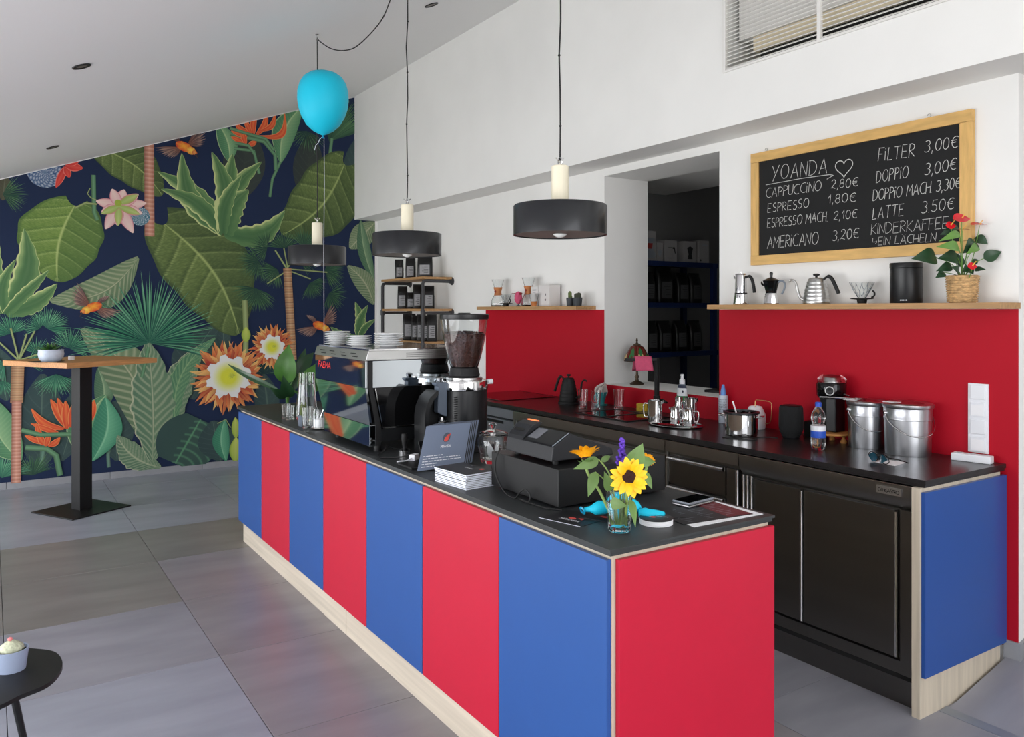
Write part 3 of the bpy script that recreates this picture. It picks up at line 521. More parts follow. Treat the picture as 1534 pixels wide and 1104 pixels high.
def mflower(x, z, r, wr):
    for pas, (n, f, cc) in enumerate([(44, 1.0, [(196, 74, 52), (226, 120, 70), (240, 190, 120)]), (40, .86, [(214, 96, 62), (244, 180, 110), (178, 60, 50)])]):
        vs = []; fs = []; cs = []
        for k in range(n):
            a = 2*PI*(k+random.uniform(-.3, .3))/n; rr = r*f*random.uniform(.86, 1.08); wd = r*.06
            dx, dz = math.cos(a), math.sin(a); nx, nz = -dz, dx; c = random.choice(cc)
            sw = random.uniform(-.12, .12)*r
            o = len(vs); vs += [(x+dx*wr*.6+nx*wd*.6, z+dz*wr*.6+nz*wd*.6), (x+dx*wr*.6-nx*wd*.6, z+dz*wr*.6-nz*wd*.6), (x+dx*rr*.75-nx*wd, z+dz*rr*.75-nz*wd), (x+dx*rr+nx*sw, z+dz*rr+nz*sw), (x+dx*rr*.75+nx*wd, z+dz*rr*.75+nz*wd)]
            fs.append((o, o+1, o+2, o+3, o+4)); cs += [mixc(c, (90, 40, 30), .4)]*2+[c, mixc(c, (250, 210, 120), .5), mixc(c, (80, 30, 30), .2)]
        madd(vs, fs, cs, 5)
    n = 48; vs = [(x, z)]; cs = [(226, 226, 60)]; fs = []
    rads = [.35, .55, .8, 1]
    for q, rg in enumerate(rads):
        for k in range(n):
            a = 2*PI*k/n; jit = (1+.14*math.sin(k*7.3)+.06*math.sin(k*3.1)) if q == 3 else 1
            vs.append((x+wr*rg*jit*math.cos(a), z+wr*rg*jit*math.sin(a))); cs.append([(224, 224, 70), (232, 234, 150), (240, 240, 232), (236, 238, 236)][q])
    for k in range(n): fs.append((0, 1+k, 1+(k+1) % n))
    for q in range(3):
        for k in range(n): a = 1+q*n+k; b = 1+q*n+(k+1) % n; fs.append((a, b, b+n, a+n))
    madd(vs, fs, cs)
    mfan(x+wr*.16, z+wr*.05, wr*.22, 0, 330, 9, 0)
def mbird(x, z, s, fl, st=0):
    s *= 1.15
    def q(u, v): return (x+fl*u*s, z+v*s)
    for (a0, a1, R0, sh) in ((118, 176, 1.0, (-.08, .06)), (-8, -52, .98, (.06, -.02)), (38, 62, .62, (.12, .06))):
        vs = []; fs = []; cs = []
        for k in range(9):
            t = k/8; a = math.radians(a0+(a1-a0)*t); R = R0*(1-.45*t); dx, dz = math.cos(a), math.sin(a); o = len(vs)
            vs += [q(*sh), q(sh[0]+dx*R*.6-dz*.045, sh[1]+dz*R*.6+dx*.045), q(sh[0]+dx*R, sh[1]+dz*R), q(sh[0]+dx*R*.6+dz*.05, sh[1]+dz*R*.6-dx*.05)]
            c = (150, 118, 104) if k % 2 else (96, 76, 74)
            fs.append((o, o+1, o+2, o+3)); cs += [(120, 70, 56), c, mixc(c, (220, 200, 190), .3), mixc(c, (50, 46, 60), .5)]
        madd(vs, fs, cs, 4)
    for (u, v, a, b, c1, c2) in ((.02, 0, .30, .17, (214, 62, 44), (248, 176, 60)), (-.22, -.12, .16, .14, (226, 130, 50), (250, 216, 90)), (-.34, -.18, .09, .08, (206, 90, 50), (240, 170, 90))):
        n = 18; vs = [q(u, v+.03)]+[q(u+a*math.cos(2*PI*k/n)*.94-b*math.sin(2*PI*k/n)*.34, v+b*math.sin(2*PI*k/n)*.94+a*math.cos(2*PI*k/n)*.34) for k in range(n)]
        madd(vs, [(0, 1+k, 1+(k+1) % n) for k in range(n)], [c2]+[c1 if k % 3 else mixc(c1, c2, .5) for k in range(n)])
    madd([q(-.40, -.18), q(-.46, -.40), q(-.34, -.24)], [(0, 1, 2)], [(70, 60, 60)]*3)
# the paper goes on beyond the left edge of the picture
MURAL += [["L", -.95, .10, -.60, 1.10, .5, "dk", .1], ["F", -.40, .26, .56, 10, 170, 40, 0], ["B", -.52, .98, .15, 1, 0], ["L", -.9, 1.5, -.35, 2.3, .5, "ol", .1],
          ["L", -1.4, .1, -1.2, 1.3, .45, "stripe", .1], ["L", -.2, .1, -.5, .75, .3, "gl", .1], ["L", -1.5, 1.4, -1.0, 2.1, .42, "ol2", -.1], ["C", -1.05, 1.15, .25, .13],
          ["L", -.25, .2, -.05, .6, .14, "or", .1], ["L", -.3, .2, -.22, .65, .12, "or", -.1], ["T", -1.32, 2.2, -1.3, .05, .075, 0]]
for e in MURAL:
    k = e[0]
    if k == 'L': mleaf(*e[1:])
    elif k == 'F': mfan(*e[1:])
    elif k == 'T':
        n = 70; pts = [(e[1]+(e[3]-e[1])*i/n, e[2]+(e[4]-e[2])*i/n) for i in range(n+1)]
        mstrip(pts, e[5], [(206, 136, 112), (196, 122, 98), (226, 168, 146)] if e[6] == 0 else [(190, 130, 90), (206, 160, 110), (150, 100, 70), (214, 176, 130)])
    elif k == 'S': mstrip(e[1], e[2], [SCOL[e[3]]])
    elif k == 'D': mdisc(*e[1:])
    elif k == 'C': mflower(*e[1:])
    elif k == 'B': mbird(*e[1:])
# trim everything to the outline of the wall
me = bpy.data.meshes.new('wallpaper'); me.from_pydata(mur.v, [], mur.f)
ca = me.color_attributes.new('Col', 'FLOAT_COLOR', 'POINT')
buf = []
for c in mcol: buf += [q*.88 for q in lin(c)]+[1.0]
ca.data.foreach_set('color', buf)
import bmesh
bm = bmesh.new(); bm.from_mesh(me)
for co, no in (((0, 0, .05), (0, 0, -1)), ((-1.62, 0, 0), (-1, 0, 0)), ((3.6, 0, 0), (1, 0, 0)), ((0, 0, 2.690), (-.3654, 0, 1))):
    bmesh.ops.bisect_plane(bm, geom=bm.verts[:]+bm.edges[:]+bm.faces[:], plane_co=co, plane_no=no, clear_outer=True)
bm.to_mesh(me); bm.free()
me.materials.append(vcmat('mural_print', .75))
pc = me.color_attributes['Col']
obj('wallpaper', me, None, wf, 'navy wallpaper printed with jungle leaves, palms, flowers and birds')
# ---------------------------------------------------------------- island bar
PY = [5.568, 5.018, 4.464, 3.915, 3.360, 2.806, 2.245, 1.688]
isl = thing('bar_counter', 'long island bar with alternating blue and red front panels and pale oak plinth', 'counter', (1.76, 3.6, 0))
def loc(g, o): return g.xf(Matrix.Translation(-Vector(o.location)))
obj('carcass', loc(G().bx(1.434, 2.085, 1.690, 5.56, .145, .897), isl), 'oak_light_upright', isl)
obj('plinth', loc(G().bx(1.446, 2.07, 3.679, 5.555, 0, .145), isl), 'oak_light', isl)
obj('plinth', loc(G().bx(1.446, 2.07, 1.700, 3.676, 0, .145), isl), 'oak_light', isl)
for i in range(7):
    y1, y0 = PY[i], PY[i+1]
    obj('front_panel', loc(G().bx(1.416, 1.432, y0+.002, y1-.0025, .147, .884), isl), 'blue_panel' if i % 2 == 0 else 'red_panel', isl, 'matt blue front panel' if i % 2 == 0 else 'matt red front panel', bev=.0012)
obj('end_panel', loc(G().bx(1.447, 2.095, 1.672, 1.688, .02, .884), isl), 'red_panel', isl, 'wide matt red end panel', bev=.0012)
wt = obj('worktop', G().bx(0, .684, 0, 3.93, .909-.897, .917-.897).bx(.006, .678, .006, 3.924, .0, .012), 'slate_top', bev=.0008, loc=(1.414, 1.672, .897))
tag(wt, 'dark slate worktop with a grooved edge lying on the blue and red island', 'worktop')

# ---------------------------------------------------------------- wall-side counter
bw = obj('worktop', G().bx(0, .622, 0, 3.75, .012, .030).bx(.006, .622, .006, 3.745, 0, .012), 'slate_top_dark', bev=.0008, loc=(3.006, 1.694, .887))
tag(bw, 'long dark worktop along the red wall, holding sink, pots and tin buckets', 'worktop')
end = thing('counter_end', 'pale oak side board with a blue panel closing the steel counter by the ramp', 'side panel', (3.3, 1.72, 0))
obj('side_board', loc(G().bx(2.985, 3.6, 1.705, 1.737, 0, .887), end), 'oak_light_upright', end)
obj('blue_panel', loc(G().bx(2.994, 3.622, 1.688, 1.704, .160, .872), end), 'blue_panel_side', end, 'matt blue panel', bev=.001)
# fridge with two doors
fr = thing('fridge', 'stainless undercounter fridge with two doors next to the blue end panel', 'fridge', (3.3, 2.17, 0))
obj('body', loc(G().bx(3.05, 3.6, 1.74, 2.615, .115, .880), fr), 'steel_dark', fr)
obj('plinth', loc(G().bx(3.045, 3.08, 1.738, 2.615, 0, .108), fr), 'steel_dark', fr)
obj('top_rail', loc(G().prism([(3.015, .879), (3.06, .879), (3.06, .79), (3.045, .78), (3.018, .822)], 1.742, 2.615, 'y'), fr), 'steel', fr)
obj('edge_bead', loc(G().tube([(3.014, 1.742, .880), (3.014, 2.615, .880)], .0022, 6), fr), 'chrome', fr)
obj('corner_bead', loc(G().tube([(3.014, 1.744, .79), (3.014, 1.744, .88)], .002, 6), fr), 'chrome', fr)
obj('lower_gap', loc(G().bx(3.028, 3.05, 1.745, 2.60, .108, .128), fr), 'duct_dark', fr)
obj('bottom_rail', loc(G().bx(3.026, 3.05, 1.745, 2.60, .128, .178), fr), 'steel_dark', fr)
for y0, y1 in ((1.832, 2.258), (2.276, 2.53)):
    d = obj('door', loc(G().bx(3.028, 3.05, y0, y1, .187, .772), fr), 'steel_dark', fr, bev=.001)
    obj('handle', loc(G().tube([(3.026, y0-.007, .19), (3.026, y0-.007, .768)], .0065, 10), fr), 'chrome', d)
obj('corner_post', loc(G().bx(3.022, 3.05, 1.745, 1.806, .128, .78), fr), 'steel_dark', fr)
for k in range(3): obj('trim_strip', loc(G().tube([(3.024, 2.546+k*.024, .13), (3.024, 2.546+k*.024, .785)], .007, 10), fr), 'chrome', fr)
npl = obj('name_plate', loc(G().bx(3.011, 3.0155, 1.795, 1.900, .834, .864), fr), 'brushed', fr)
g = G()
for p in strokes('camgastro'.upper(), .088, .013, .1): ribbon(g, p, .0022, 0, lambda a, b, t: (3.0105, 1.892-a, .842+b))
obj('lettering', loc(g, fr), 'print_black', npl)
# drawer unit
dr = thing('drawer_unit', 'stainless drawer unit with a long pull rail left of the two-door fridge', 'drawers', (3.3, 2.87, 0))
obj('body', loc(G().bx(3.05, 3.6, 2.62, 3.118, .0, .880), dr), 'steel_dark', dr)
obj('top_rail', loc(G().bx(3.018, 3.05, 2.62, 3.118, .822, .879), dr), 'steel', dr)
obj('edge_bead', loc(G().tube([(3.017, 2.62, .880), (3.017, 3.118, .880)], .0022, 6), dr), 'chrome', dr)
obj('side_stile', loc(G().bx(3.026, 3.05, 2.625, 2.70, .13, .80), dr), 'steel_dark', dr)
obj('corner_strip', loc(G().tube([(3.022, 2.630, .13), (3.022, 2.630, .80)], .008, 10), dr), 'chrome', dr)
for z0, z1 in ((.66, .80), (.40, .645), (.13, .385)):
    d = obj('drawer', loc(G().bx(3.028, 3.05, 2.71, 3.105, z0, z1), dr), 'steel_dark', dr)
    obj('handle', loc(G().tube([(3.02, 2.715, z1-.012), (3.02, 3.10, z1-.012)], .011, 12), dr), 'chrome', d)
obj('corner_strip', loc(G().bx(3.020, 3.03, 3.108, 3.118, .13, .82), dr), 'brushed', dr)
# sink unit and grey drawers
sk = thing('sink_cabinet', 'stainless sink cabinet with plain fronts behind the cash register', 'cabinet', (3.3, 3.87, 0))
obj('body', loc(G().bx(3.05, 3.11, 3.122, 4.60, .0, .880).bx(3.11, 3.6, 3.122, 4.60, 0, .6), sk), 'steel_dark', sk)
obj('top_rail', loc(G().bx(3.018, 3.05, 3.122, 4.60, .822, .879), sk), 'steel', sk)
obj('edge_bead', loc(G().tube([(3.017, 3.122, .880), (3.017, 4.60, .880)], .0022, 6), sk), 'chrome', sk)
for k in range(3): obj('door', loc(G().bx(3.028, 3.05, 3.13+k*.49, 3.61+k*.49, .13, .80), sk), 'steel_dark', sk, bev=.001)
for y in (4.585, 4.56): obj('trim_strip', loc(G().bx(3.02, 3.03, y, y+.01, .13, .82), sk), 'brushed', sk)
gd = thing('drawer_unit', 'grey drawer unit with dark slots at the far end of the wall counter', 'drawers', (3.3, 5.0, 0))
obj('body', loc(G().bx(3.06, 3.6, 4.605, 5.42, 0, .880), gd), 'pot_dark', gd)
for z0, z1 in ((.815, .878), (.70, .80), (.40, .685), (.1, .385)):
    d = obj('drawer', loc(G().bx(3.035, 3.06, 4.61, 5.41, z0, z1), gd), 'galv', gd, bev=.001)
    if z1 == .80: obj('slot', loc(G().bx(3.03, 3.036, 4.75, 5.30, .772, .790), gd), 'black_matte', d)
hob = obj('hob', G().bx(-.25, .25, -.27, .27, 0, .005), 'black_gloss', bev=.002, loc=(3.335, 5.145, .917))
tag(hob, 'black glass hob set flush at the far end of the dark worktop', 'hob')

# ---------------------------------------------------------------- wooden shelves
def shelf(y0, y1, z, label):
    o = obj('wall_shelf', G().bx(-.18, 0, y0-(y0+y1)/2, y1-(y0+y1)/2, -.026, 0), 'oak_shelf', bev=.001, loc=(XW, (y0+y1)/2, z))
    tag(o, label, 'shelf')
SZ = 1.604
shelf(1.637, 3.225, SZ, 'long oak wall shelf under the chalkboard, holding coffee makers and a plant')
shelf(4.449, 5.82, SZ, 'short oak wall shelf left of the hatch, holding glass carafes')

# ---------------------------------------------------------------- chalkboard
cb = thing('chalkboard', 'chalkboard menu in a pine frame hung above the oak shelf, handwritten coffee prices', 'chalkboard', (3.61, 2.428, 2.14))
y0, y1, z0, z1 = 1.822, 3.034, 1.826, 2.455
obj('board', loc(G().bx(3.606, 3.618, y0+.01, y1-.01, z0+.01, z1-.01), cb), 'board_black', cb)
obj('frame_bar', loc(G().bx(3.596, 3.628, y0, y1, z1-.052, z1), cb), 'pine', cb, bev=.001)
obj('frame_bar', loc(G().bx(3.596, 3.628, y0, y1, z0, z0+.052), cb), 'pine', cb, bev=.001)
obj('frame_bar', loc(G().bx(3.597, 3.627, y0, y0+.052, z0+.053, z1-.053), cb), 'pine_up', cb, bev=.001)
obj('frame_bar', loc(G().bx(3.597, 3.627, y1-.052, y1, z0+.053, z1-.053), cb), 'pine_up', cb, bev=.001)
for y in (2.94, 2.02): obj('screw_eye', loc(G().tube([(3.615, y+.008*math.cos(a*.8), z1+.012+.009*math.sin(a*.8)) for a in range(8)], .002, 5), cb), 'brushed', cb)
g = G()
rnd = random.Random(3)
for txt, ya, za, yb, zb, h in CHALK:
    wdt = ya-yb; sl = (zb-za)/wdt; wdt *= .95
    faint = txt.startswith('KINDER') or txt.startswith('>')
    for p in strokes(txt, wdt, h, .2 if len(txt) < 9 else .13):
        # densify and wobble like a hand
        q = []
        for i in range(len(p)-1):
            n = max(1, int(math.hypot(p[i+1][0]-p[i][0], p[i+1][1]-p[i][1])/.012))
            for k in range(n): q.append((p[i][0]+(p[i+1][0]-p[i][0])*k/n, p[i][1]+(p[i+1][1]-p[i][1])*k/n))
        q.append(p[-1])
        ox, oy = rnd.uniform(-.0012, .0012), rnd.uniform(-.002, .002)
        q = [(a+ox+rnd.uniform(-.0006, .0006)+.10*b, b+oy+rnd.uniform(-.0006, .0006)) for a, b in q]
        ribbon(g, q, (.0030 if not faint else .0022)*rnd.uniform(.75, 1.1), 0, lambda a, b, t: (3.6052, ya-a, za+sl*a+b))
hh = [(3.6052, HEART[1]-.052*(16*math.sin(t)**3)/17, HEART[2]+.052*(13*math.cos(t)-5*math.cos(2*t)-2*math.cos(3*t)-math.cos(4*t))/17) for t in [2*PI*k/40 for k in range(41)]]
def rib3(g, pts, wd):
    ribbon(g, [(-p[1], p[2]) for p in pts], wd, 0, lambda a, b, t: (3.6052, -a, b))
rib3(g, hh, .0042)
us = []
for i in range(len(UNDER)-1):
    for k in range(6): us.append(tuple(UNDER[i][j]+(UNDER[i+1][j]-UNDER[i][j])*k/6 for j in range(3)))
rib3(g, us, .003)
obj('chalk_writing', loc(g, cb), 'chalk', cb)

# ---------------------------------------------------------------- pendant lamps
def lamp(x, y, zb, label, cord):
    t = thing('pendant_lamp', label, 'lamp', (x, y, zb), 0, 'pendant lamps over the island')
    R, H_ = .181, .116
    obj('lamp_shade', G().lathe([(R-.006, .003), (R, 0), (R, H_-.004), (R-.004, H_), (.03, H_+.004), (.03, H_-.002), (R-.007, H_-.004)], 64, closed=True), 'lamp_black', t, smooth=50)
    obj('shade_lining', G().lathe([(R-.0075, .004), (R-.0075, H_-.006), (.032, H_-.005)], 48), 'lamp_inner', t).data.polygons.foreach_get
    obj('lamp_neck', G().lathe([(.0335, H_), (.0335, H_+.150), (.030, H_+.153), (0, H_+.153)], 32), 'lamp_cream', t)
    obj('bulb', G().sph((0, 0, .030), (.036, .036, .040), 20, 12).lathe([(.02, .06), (.02, .11)], 16), 'bulb', t, smooth=80)
    zt = H_+.153
    obj('hook', G().tube([(.0, .012*math.cos(a), zt+.016+.016*math.sin(a)) for a in [-1.57+k*.5 for k in range(12)]], .0028, 6).tube([(-.02, 0, zt+.03), (.0, 0, zt+.012), (.02, .004, zt+.032)], .0025, 6), 'chrome', t)
    obj('cord', G().tube([(a, b, zt+c) for a, b, c in cord], .0032, 7), 'cable', t)
    for c in cord[1:-1:2]: obj('cable_tie', G().sph((c[0], c[1], zt+c[2]), .0055, 8, 6), 'cable', t)
    return t
LX = 1.84
def cordto(x, y, zb, n=9):
    zt = zb+.269; top = zc(x)-zt
    return [(.004*math.sin(k*1.9)*(k > 0), .004*math.sin(k*2.3), .02+(top-.02)*k/n) for k in range(n+1)]
lamp(1.845, 2.480, 1.862, 'black drum pendant lamp with cream neck, nearest to the chalkboard', cordto(1.845, 2.48, 1.862))
lamp(1.845, 3.832, 1.862, 'black drum pendant lamp with cream neck, hanging before the pipe shelf', cordto(1.845, 3.832, 1.862))
cx, cy = HK['c'][0]+.02, HK['c'][1]+.09
zz = 1.862
lamp(cx, cy, zz, 'black drum pendant lamp with cream neck, hanging below the balloon', [(0, 0, .02), (.003, .002, .3), (-.002, 0, .6), (.002, 0, .95), (0, 0, zc(cx)-zz-.269-.04)])
hk = obj('ceiling_hook', G().tube([(0, 0, 0), (0, 0, -.02), (0, .01, -.034), (0, .02, -.03)], .003, 6).lathe([(.012, 0), (.012, -.004), (.005, -.01)], 12), 'chrome', loc=(cx, cy, zc(cx)-.001))
tag(hk, 'small chrome ceiling hook carrying the looped lamp cable', 'hook')
sw = [Vector(p)+Vector((.02, .09, 0))*(1-i/6) for i, p in enumerate(HK['swag'])]
sw[0] = Vector((cx, cy, zc(cx)-.03))
def smooth_pts(P, n=6):
    P = [Vector(p) for p in P]; out = []
    for i in range(len(P)-1):
        p0 = P[max(0, i-1)]; p1 = P[i]; p2 = P[i+1]; p3 = P[min(len(P)-1, i+2)]
        for k in range(n):
            t = k/n; out.append(.5*((2*p1)+(p2-p0)*t+(2*p0-5*p1+4*p2-p3)*t*t+(3*p1-p0-3*p2+p3)*t**3))
    out.append(P[-1]); return out
sw[5] = Vector((1.90, 4.30, 3.25)); sw[6] = Vector((2.0, 4.385, zc(2.0)-.003))
cab = obj('lamp_cable', G().tube([p-Vector(sw[0]) for p in smooth_pts(sw)], .0034, 7), 'cable', loc=sw[0])
tag(cab, 'black lamp cable looping along the sloping ceiling from the hook', 'cable')

# recessed ceiling spots
for x, y, lab in ((.398, 4.698, 'black ring ceiling spot nearest the camera on the left slope'), (.409, 7.158, 'black ring ceiling spot close above the mural, far left'), (2.431, 4.686, 'black ring ceiling spot beside the white upper wall')):
    t = thing('ceiling_spot', lab, 'spotlight', (x, y, zc(x)), 0, 'recessed ceiling spots'); t.rotation_euler = (0, -math.atan(.3654), 0)
    obj('ring', G().lathe([(.030, -.001), (.030, -.006), (.045, -.006), (.047, -.001)], 32, closed=True), 'black_metal', t)
    obj('lens', G().lathe([(0, -.002), (.029, -.003), (.029, -.001)], 24), 'lamp_inner', t)

# ---------------------------------------------------------------- ventilation grille in the upper wall
gr = thing('ventilation_grille', 'white louvred ventilation grille set in the upper white wall', 'grille', (XU, 2.2, 2.873))
def gl_(g): return loc(g, gr)
for k in range(38):
    z = 2.884+k*.0215
    obj('slat', gl_(G().add([(XU-.004, 1.0, z), (XU-.004, 3.003, z), (XU+.010, 3.003, z+.010), (XU+.010, 1.0, z+.010), (XU-.004, 1.0, z+.003), (XU-.004, 3.003, z+.003), (XU+.010, 3.003, z+.013), (XU+.010, 1.0, z+.013)],
        [(0, 1, 2, 3), (7, 6, 5, 4), (0, 4, 5, 1), (3, 2, 6, 7), (0, 3, 7, 4), (1, 5, 6, 2)])), 'grille_white', gr)
obj('frame_bar', gl_(G().bx(XU-.010, XU+.02, 3.0, 3.022, 2.868, 3.73)), 'grille_white', gr)
obj('frame_bar', gl_(G().bx(XU-.010, XU+.02, 1.0, 3.0, 2.868, 2.880)), 'grille_white', gr)
for y in (2.404, 1.79): obj('divider', gl_(G().bx(XU-.010, XU+.008, y, y+.020, 2.88, 3.73)), 'grille_white', gr)
obj('duct', gl_(G().bx(3.46, 4.2, 1.0, 2.90, 2.972, 3.05)), 'duct_beige', gr, 'beige duct seen behind the slats')
obj('duct', gl_(G().bx(3.44, 4.2, 1.0, 2.98, 3.052, 3.70)), 'grille_white', gr)
obj('duct', gl_(G().bx(3.47, 4.2, 1.9, 2.86, 2.925, 2.965)), 'duct_dark', gr)
obj('back_sheet', gl_(G().bx(4.40, 4.42, 1.0, 3.01, 2.88, 3.72)), 'duct_dark', gr)

# ---------------------------------------------------------------- bar table and side table
rz = math.radians(-60.5)
bt_ = thing('bar_table', 'tall bar table with oak top on a square black post by the mural', 'table', (.607, 7.13, 0), math.radians(30))
obj('base_plate', G().bx(-.25, .25, -.25, .25, 0, .010), 'black_metal', bt_, bev=.002)
obj('post', G().bx(-.052, .052, -.052, .052, .010, 1.145), 'black_metal', bt_, bev=.002)
obj('table_top', G().bx(-.385, .385, -.385, .385, 1.148, 1.188), 'oak_table', bt_, bev=.003)
# succulent in a white bowl
def bowl(r, h, n=32, t=.006): return G().lathe([(0, .0), (r*.72, .0), (r*.92, h*.25), (r, h*.6), (r*.96, h*.85), (r*.99, h), (r*.93, h), (r*.9, h*.8), (r*.6, h*.7), (0, h*.7)], n)
ps = thing('succulent', 'small green succulent in a pale blue-white bowl on the bar table', 'plant', (.345, 6.955, 1.190))
obj('pot', bowl(.088, .088), 'pot_white', ps)
obj('coaster', G().lathe([(0, -.0015), (.12, -.0015), (.12, .0), (0, 0)], 24), 'black_matte', ps).location = (-.03, -.01, .0)
for k in range(26):
    a = k*2.4; r_ = .016+.0028*k; b = Vector((.5*r_*math.cos(a), .5*r_*math.sin(a), .066)); t_ = b+Vector((r_*math.cos(a)*1.0, r_*math.sin(a)*1.0, .078-.0016*k))
    obj('leaf', G().leaf(b, t_, .028, 4, 2, .2, .05), 'leaf_mid' if k % 3 else 'leaf_dark', ps)
ps.location = (.385, 6.93, 1.1895)
wc = obj('wax_light', G().lathe([(0, 0), (.022, 0), (.022, .03), (.018, .03), (.018, .02), (0, .02)], 20), 'paper_white', loc=(.53, 7.06, 1.188))
tag(wc, 'tiny white tea light beside the bowl on the bar table', 'tea light')
st = thing('side_table', 'low black side table with rounded pebble-shaped top and slim legs', 'table', (-.06, 2.72, 0))
pts = [(.105, 2.94), (.166, 2.873), (.184, 2.782), (.172, 2.70), (.135, 2.63), (.069, 2.593), (.023, 2.557), (-.08, 2.50), (-.20, 2.46), (-.31, 2.48), (-.36, 2.58), (-.33, 2.72), (-.24, 2.86), (-.12, 2.96), (.0, 2.985)]
P2 = smooth_pts([(p[0], p[1], 0) for p in pts+[pts[0]]], 5)[:-1]
obj('table_top', G().prism([(p.x+.06, p.y-2.72) for p in P2], .494, .506), 'black_metal', st)
for a, b in (((.11, .02), (.19, .20)), ((-.20, .10), (-.30, .22)), ((-.10, -.18), (-.18, -.32))):
    obj('leg', G().tube([(a[0], a[1], .494), (b[0], b[1], 0)], [.011, .009], 10), 'black_metal', st)
# cacti helper
def potted(name, label, locv, r, h, potm, kind, group=None):
    t = thing(name, label, 'plant', locv, 0, group)
    obj('pot', G().lathe([(0, 0), (r*.82, 0), (r, h), (r*.9, h), (r*.86, h*.8), (0, h*.8)], 28), potm, t)
    obj('soil', G().lathe([(0, h*.8), (r*.87, h*.8), (r*.87, h*.86), (0, h*.9)], 20), 'soil', t)
    return t
def cactus(t, c, r, h, m='cactus_green', ribs=14):
    n = ribs*2; g = G(); prof = [(math.sin(PI*min(1, (i/12)*.97+.03)) if h < 2.5*r else min(1, math.sin(PI*.5*min(1, (12-i)/3.2))*1.0+.0), i/12) for i in range(13)]
    vs = []; fs = []
    for k, (pr, pz) in enumerate(prof):
        for j in range(n):
            a = 2*PI*j/n; rr = r*pr*(1 if j % 2 else .86); vs.append((c[0]+rr*math.cos(a), c[1]+rr*math.sin(a), c[2]+h*pz))
    for k in range(12):
        for j in range(n): fs.append((k*n+j, k*n+(j+1) % n, (k+1)*n+(j+1) % n, (k+1)*n+j))
    fs.append(tuple(12*n+j for j in range(n)))
    g.add(vs, fs); return obj('cactus', g, m, t, smooth=80)
t = potted('cactus_pot', 'round pale cactus in a grey-blue pot on the low black side table', (.053, 2.795, .506), .046, .062, 'pot_blue', 0)
cactus(t, (.0, 0, .035), .034, .056, 'cactus_pale'); obj('bud', G().sph((-.003, -.004, .092), (.007, .007, .006), 8, 6), 'pink_bud', t)

# ---------------------------------------------------------------- balloon
bl_ = thing('balloon', 'turquoise balloon floating below the sloping ceiling on a thin string', 'balloon', BLO)
obj('balloon_skin', G().lathe([(0, .182), (.04, .178), (.08, .165), (.113, .142), (.136, .106), (.148, .06), (.150, .012), (.143, -.042), (.126, -.092), (.098, -.138), (.062, -.172), (.030, -.190), (.012, -.197), (.006, -.200), (0, -.2)], 40), 'cyan_rubber', bl_, smooth=80)
obj('knot', G().lathe([(.004, -.198), (.006, -.204), (.004, -.208), (.012, -.217), (0, -.215)], 14), 'cyan_rubber_dark', bl_)
obj('string', G().tube([(.006, 0, -.21), (.008, .0, -.5), (.004, .0, -.9), (.006, .0, -1.3), (.006, 0, -1.88)], .0012, 5), 'paper', bl_)
obj('ribbon_tail', G().tube([(-.004, 0, -.21), (-.02, 0, -.225), (-.03, .0, -.25), (-.045, 0, -.265), (-.052, 0, -.295)], .0016, 5), 'paper', bl_)

# ---------------------------------------------------------------- light switches
swp = thing('light_switch', 'tall white switch panel with stacked switches and sockets on the red wall', 'switch', (XW, 1.806, 1.10))
obj('plate', G().bx(-.010, -.0015, -.043, .043, -.152, .152), 'white_plastic', swp, bev=.002)
for k in range(4):
    z = .114-.076*k
    obj('rocker' if k % 2 == 0 else 'socket', G().bx(-.016, -.009, -.031, .031, z-.031, z+.031), 'white_plastic', swp, bev=.002)
    if k % 2: obj('cover_gap', G().bx(-.0165, -.0155, -.027, .027, z-.026, z+.02), 'paper_white', swp)
# ================================================================ things on the island
Z0 = .9172
def plane_text(g, txt, w_, h_, wd, fn): 
    for p in strokes(txt, w_, h_, .12): ribbon(g, p, wd, 0, fn)
# ---- espresso machine: mirror back towards the room, mirror side towards the camera
em = thing('espresso_machine', 'polished steel espresso machine with mirror panels and red lettering on the island', 'coffee machine', (1.70, 3.74, Z0))
L_ = lambda g: loc(g, em)
X0, X1, Y0, Y1 = 1.432, 1.985, 3.405, 4.085
obj('body', L_(G().prism([(X0+.012, 1.34), (X0+.012, 1.215), (X0+.05, 1.045), (X0+.05, .965), (X1-.02, .965), (X1-.02, 1.34)], Y0+.012, Y1-.05, 'y')), 'black_satin', em)
obj('back_panel', L_(G().bx(X0, X0+.010, Y0+.002, Y1-.008, 1.218, 1.340)), 'mirror_steel', em, 'upper mirror-polished back panel', bev=.001)
obj('back_panel', L_(G().add([(X0, Y0+.002, 1.216), (X0, Y1-.01, 1.216), (X0+.021, Y1-.075, 1.047), (X0+.021, Y0+.002, 1.047), (X0+.01, Y0+.002, 1.216), (X0+.01, Y1-.01, 1.216), (X0+.031, Y1-.075, 1.047), (X0+.031, Y0+.002, 1.047)],
    [(0, 1, 2, 3), (7, 6, 5, 4), (0, 4, 5, 1), (1, 5, 6, 2), (2, 6, 7, 3), (3, 7, 4, 0)])), 'mirror_steel', em, 'sloping mirror-polished back panel')
obj('base_panel', L_(G().bx(X0+.021, X0+.05, Y0+.002, Y1-.085, .948, 1.045)), 'mirror_steel', em, 'lower mirror-polished strip', bev=.001)
obj('side_mirror', L_(G().bx(X0+.035, X1-.02, Y0, Y0+.012, 1.218, 1.338)), 'mirror_steel', em, 'mirror-polished side panel')
obj('side_glass', L_(G().prism([(X0+.05, 1.216), (X0+.085, 1.03), (X0+.22, 1.03), (X1-.15, 1.035), (X1-.12, 1.216)], Y0+.006, Y0+.014, 'y')), 'black_gloss', em)
